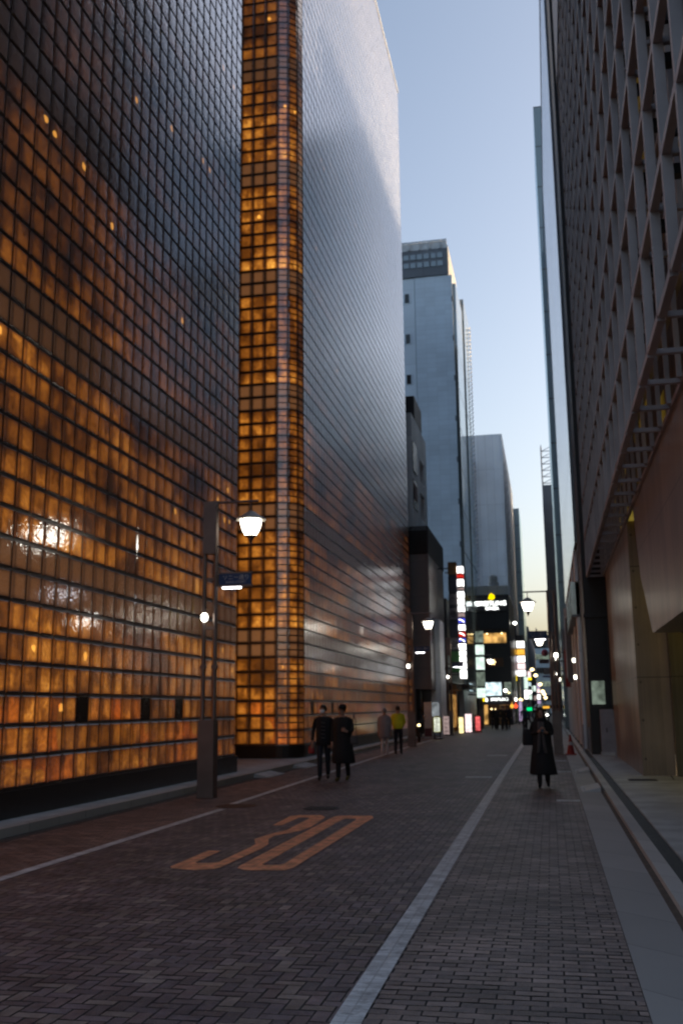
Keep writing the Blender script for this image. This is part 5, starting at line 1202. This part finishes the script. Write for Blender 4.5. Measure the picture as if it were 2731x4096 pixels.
q.build('wall', M['dark'], hl)
q = MB()
for (x, y0, y1) in ((850, 180, 300), (870, 200, 300), (955, 240, 330)):
    a = zsp(x, y0, 331); q.tube((a.x, 331, zsp(x, y1, 331).z - 2), (a.x, 331, a.z), 0.12, n=5)
q.build('aerial', M['dark'], hl)
lf = thing('left_far_row', 'dark row of buildings beyond the watch shop corner', 'building')
q = MB(); q.box(-14, -3.05, 172, 250, 0, 15); q.box(-12, -3.4, 115.5, 150.0, 0, 9.0) if False else None; q.build('wall', M['darkgrey'], lf)
rf = thing('right_far_row', 'grey row of shop buildings along the right side beyond the teal tower', 'building')
q = MB(); q.box(1.25, 12, 88.2, 91.8, 0, 14); q.box(1.6, 12, 170, 250, 0, 17); q.build('wall', M['darkgrey'], rf)
def hang(name, label, a, b_, Y, m, wall, shape='box'):
    t = thing(name, label, 'sign', (0, 0, 0)); p0, p1 = zsp(*a, Y), zsp(*b_, Y)
    q = MB()
    if shape == 'ball':
        cx, cz, r = (p0.x + p1.x) / 2, (p0.z + p1.z) / 2, (p1.x - p0.x) / 2
        q.rings([(cx, Y, cz - r * 0.98, r * 0.15, r * 0.15), (cx, Y, cz - r * 0.7, r * 0.7, r * 0.7), (cx, Y, cz, r, r), (cx, Y, cz + r * 0.7, r * 0.7, r * 0.7), (cx, Y, cz + r * 0.98, r * 0.15, r * 0.15)], 20)
    else: q.box(p0.x, p1.x, Y, Y + 0.25, p1.z, p0.z)
    q.build('sign_body', M[m], t, smooth=shape == 'ball')
    q = MB(); q.tube(((p0.x + p1.x) / 2, Y + 0.1, (p0.z + p1.z) / 2), (wall, Y + 0.1, (p0.z + p1.z) / 2), 0.03, n=6); q.build('bracket', M['shop'], t); return t
hang('round_sign', 'pink round sign hanging over the right side of the street', (960, 640), (1140, 830), 66, 'pinkball', 1.35, 'ball')
hang('dark_sign', 'dark plum projecting sign below the pink round one', (925, 880), (1140, 970), 66, 'plum', 1.35)
hang('pale_sign', 'pale beige projecting sign board on the far right shops', (1020, 1070), (1165, 1220), 72, 'signgrey', 1.35)
hang('blue_sign', 'small dim violet blue projecting sign on the far right shops', (1000, 1245), (1165, 1285), 74, 'signviolet', 1.35)
# street lights and lit shop fronts further down
pts = [(765, 1110, 120, 'warmb'), (845, 1240, 105, 'warmb'), (945, 1440, 135, 'warmb'), (1000, 1600, 150, 'warmb'), (1030, 1660, 160, 'warmb'), (1060, 1740, 175, 'warmb'), (380, 70, 100, 'bulb'), (170, 1580, 96, 'bulb'), (390, 1780, 104, 'bulb'), (510, 1790, 108, 'ledo2')]
for i, (x, y, Y, m) in enumerate(pts):
    p = zsp(x, y, Y); r = 0.0018 * Y
    t = thing('street_light', 'small glowing street light far down the street', 'street light', (p.x, Y, 0), 0, 'glowing street lights far down the street')
    q = MB(); q.rings([(0, 0, p.z - r * 0.8, r * 0.5, r * 0.5), (0, 0, p.z, r * 1.2, r), (0, 0, p.z + r * 0.8, r * 0.5, r * 0.5)], 10); q.build('lamp', M[m], t, smooth=True)
    q = MB(); q.tube((0, 0.3, 0), (0, 0.3, p.z + r), 0.05, n=6); q.tube((0, 0.3, p.z + r), (0, 0, p.z + r * 0.7), 0.04, n=6); q.build('pole', M['shop'], t)
t = thing('traffic_signal', 'small green traffic signal far down the street', 'traffic signal', (zsp(705, 2000, 120).x, 120, 0))
q = MB(); q.box(-0.35, 0.35, 0.02, 0.2, zsp(0, 2060, 120).z, zsp(0, 1950, 120).z); q.tube((0.4, 0.1, 0), (0.4, 0.1, 3.2), 0.06, n=6); q.build('signal_head', M['shop'], t)
q = MB(); q.box(-0.3, 0.3, -0.03, 0.02, zsp(0, 2040, 120).z, zsp(0, 1965, 120).z); q.build('green_light', M['greenl'], t)
t = thing('parked_van', 'pale van at the end of the street behind the woman in black', 'van', (-1.0, 112, 0))
q = MB(); q.rings([(0, 2, 0.35, 0.85, 2.1), (0, 2, 0.9, 0.9, 2.2), (0, 2.1, 1.4, 0.86, 2.1), (0, 2.3, 1.85, 0.7, 1.8), (0, 2.4, 1.95, 0.5, 1.5)], 16); q.build('body', M['white'], t, smooth=True)
q = MB(); q.box(-0.55, 0.55, -0.02, 0.06, 1.15, 1.6); q.build('windscreen', M['pane'], t)
for sx in (-0.6, 0.6):
    q = MB(); q.box(sx - 0.12, sx + 0.12, -0.12, 0.0, 0.7, 0.85); q.build('headlight', M['bulb'], t)
    for y in (0.8, 3.3):
        q = MB(); q.tube((sx * 1.2 - 0.08, y, 0.32), (sx * 1.2 + 0.08, y, 0.32), 0.32, n=16); q.build('wheel', M['rubber'], t)
t = thing('awning', 'small lit orange awning at the street end just right of the woman', 'awning', (0, 0, 0))
p0, p1 = zsp(1000, 1930, 92), zsp(1150, 1980, 92); q = MB(); q.box(p0.x, p1.x, 92, 92.4, p1.z, p0.z); q.build('awning_front', M['ledo'], t); q = MB(); q.box(p0.x, 1.3, 92.4, 92.6, p1.z, p0.z + 0.1); q.build('awning_frame', M['shop'], t)
# red lamps and bags of colour in the crowd's shop front
for x, m, lb_ in ((-3.55, 'ledo', 'orange glowing lantern over the walkers'), (-3.2, 'tail', 'red glowing lantern over the walkers')):
    q = MB(); q.rings([(x, 96.5, 1.55, 0.08, 0.08), (x, 96.5, 1.75, 0.2, 0.18), (x, 96.5, 1.95, 0.08, 0.08)], 12); q.tube((x, 96.5, 1.95), (x, 97.15, 2.15), 0.02, n=6); tag(q.build('lantern', M[m], None, smooth=True), lb_ + ' at the watch shop', 'lantern')

for k in range(9):
    q = MB(); y = 41.0 + k * 1.3; q.box(1.02, 1.34, y, y + 0.06, 5.3, 6.6); q.build('canopy_fin', M['chrome'], r2)
q = MB(); q.box(1.0, 1.34, 40.9, 51.6, 5.2, 5.29); q.build('canopy', M['darkgrey'], r2)
for (y, z0, z1, m) in ((53.2, 2.9, 6.2, 'signgrey'), (56.4, 3.2, 7.0, 'white'), (61.0, 2.8, 5.0, 'red'), (67.0, 3.0, 6.5, 'signgrey')):
    t = thing('projecting_sign', dict(signgrey='grey', white='white', red='dark red')[m] + ' narrow projecting sign on the right shop fronts, %s' % {53.2: 'first past the fins of the canopy', 56.4: 'taller and paler than its neighbours', 61.0: 'the only red one', 67.0: 'farthest of the row'}[y], 'sign', (0, 0, 0), 0, 'projecting signs on the right shop fronts')
    q = MB(); q.box(0.95, 1.28, y, y + 0.18, z0, z1); q.build('sign_body', M[m], t, bevel=0.01)
    q = MB(); q.tube((1.2, y + 0.09, z1 - 0.3), (1.36, y + 0.09, z1 - 0.3), 0.02, n=6); q.build('bracket', M['shop'], t)
for (y, lb_) in ((44.6, 'nearest of the slim downpipes on the right shop fronts'), (49.7, 'slim downpipe below the end of the right hand canopy')):
    o = MB(); o.tube((1.28, y, 0.06), (1.28, y, 5.2), 0.05, n=8); o.box(1.26, 1.345, y - 0.06, y + 0.06, 2.4, 2.45); tag(o.build('downpipe', M['cabinet']), lb_, 'pipe', 'downpipes on the right shop fronts')
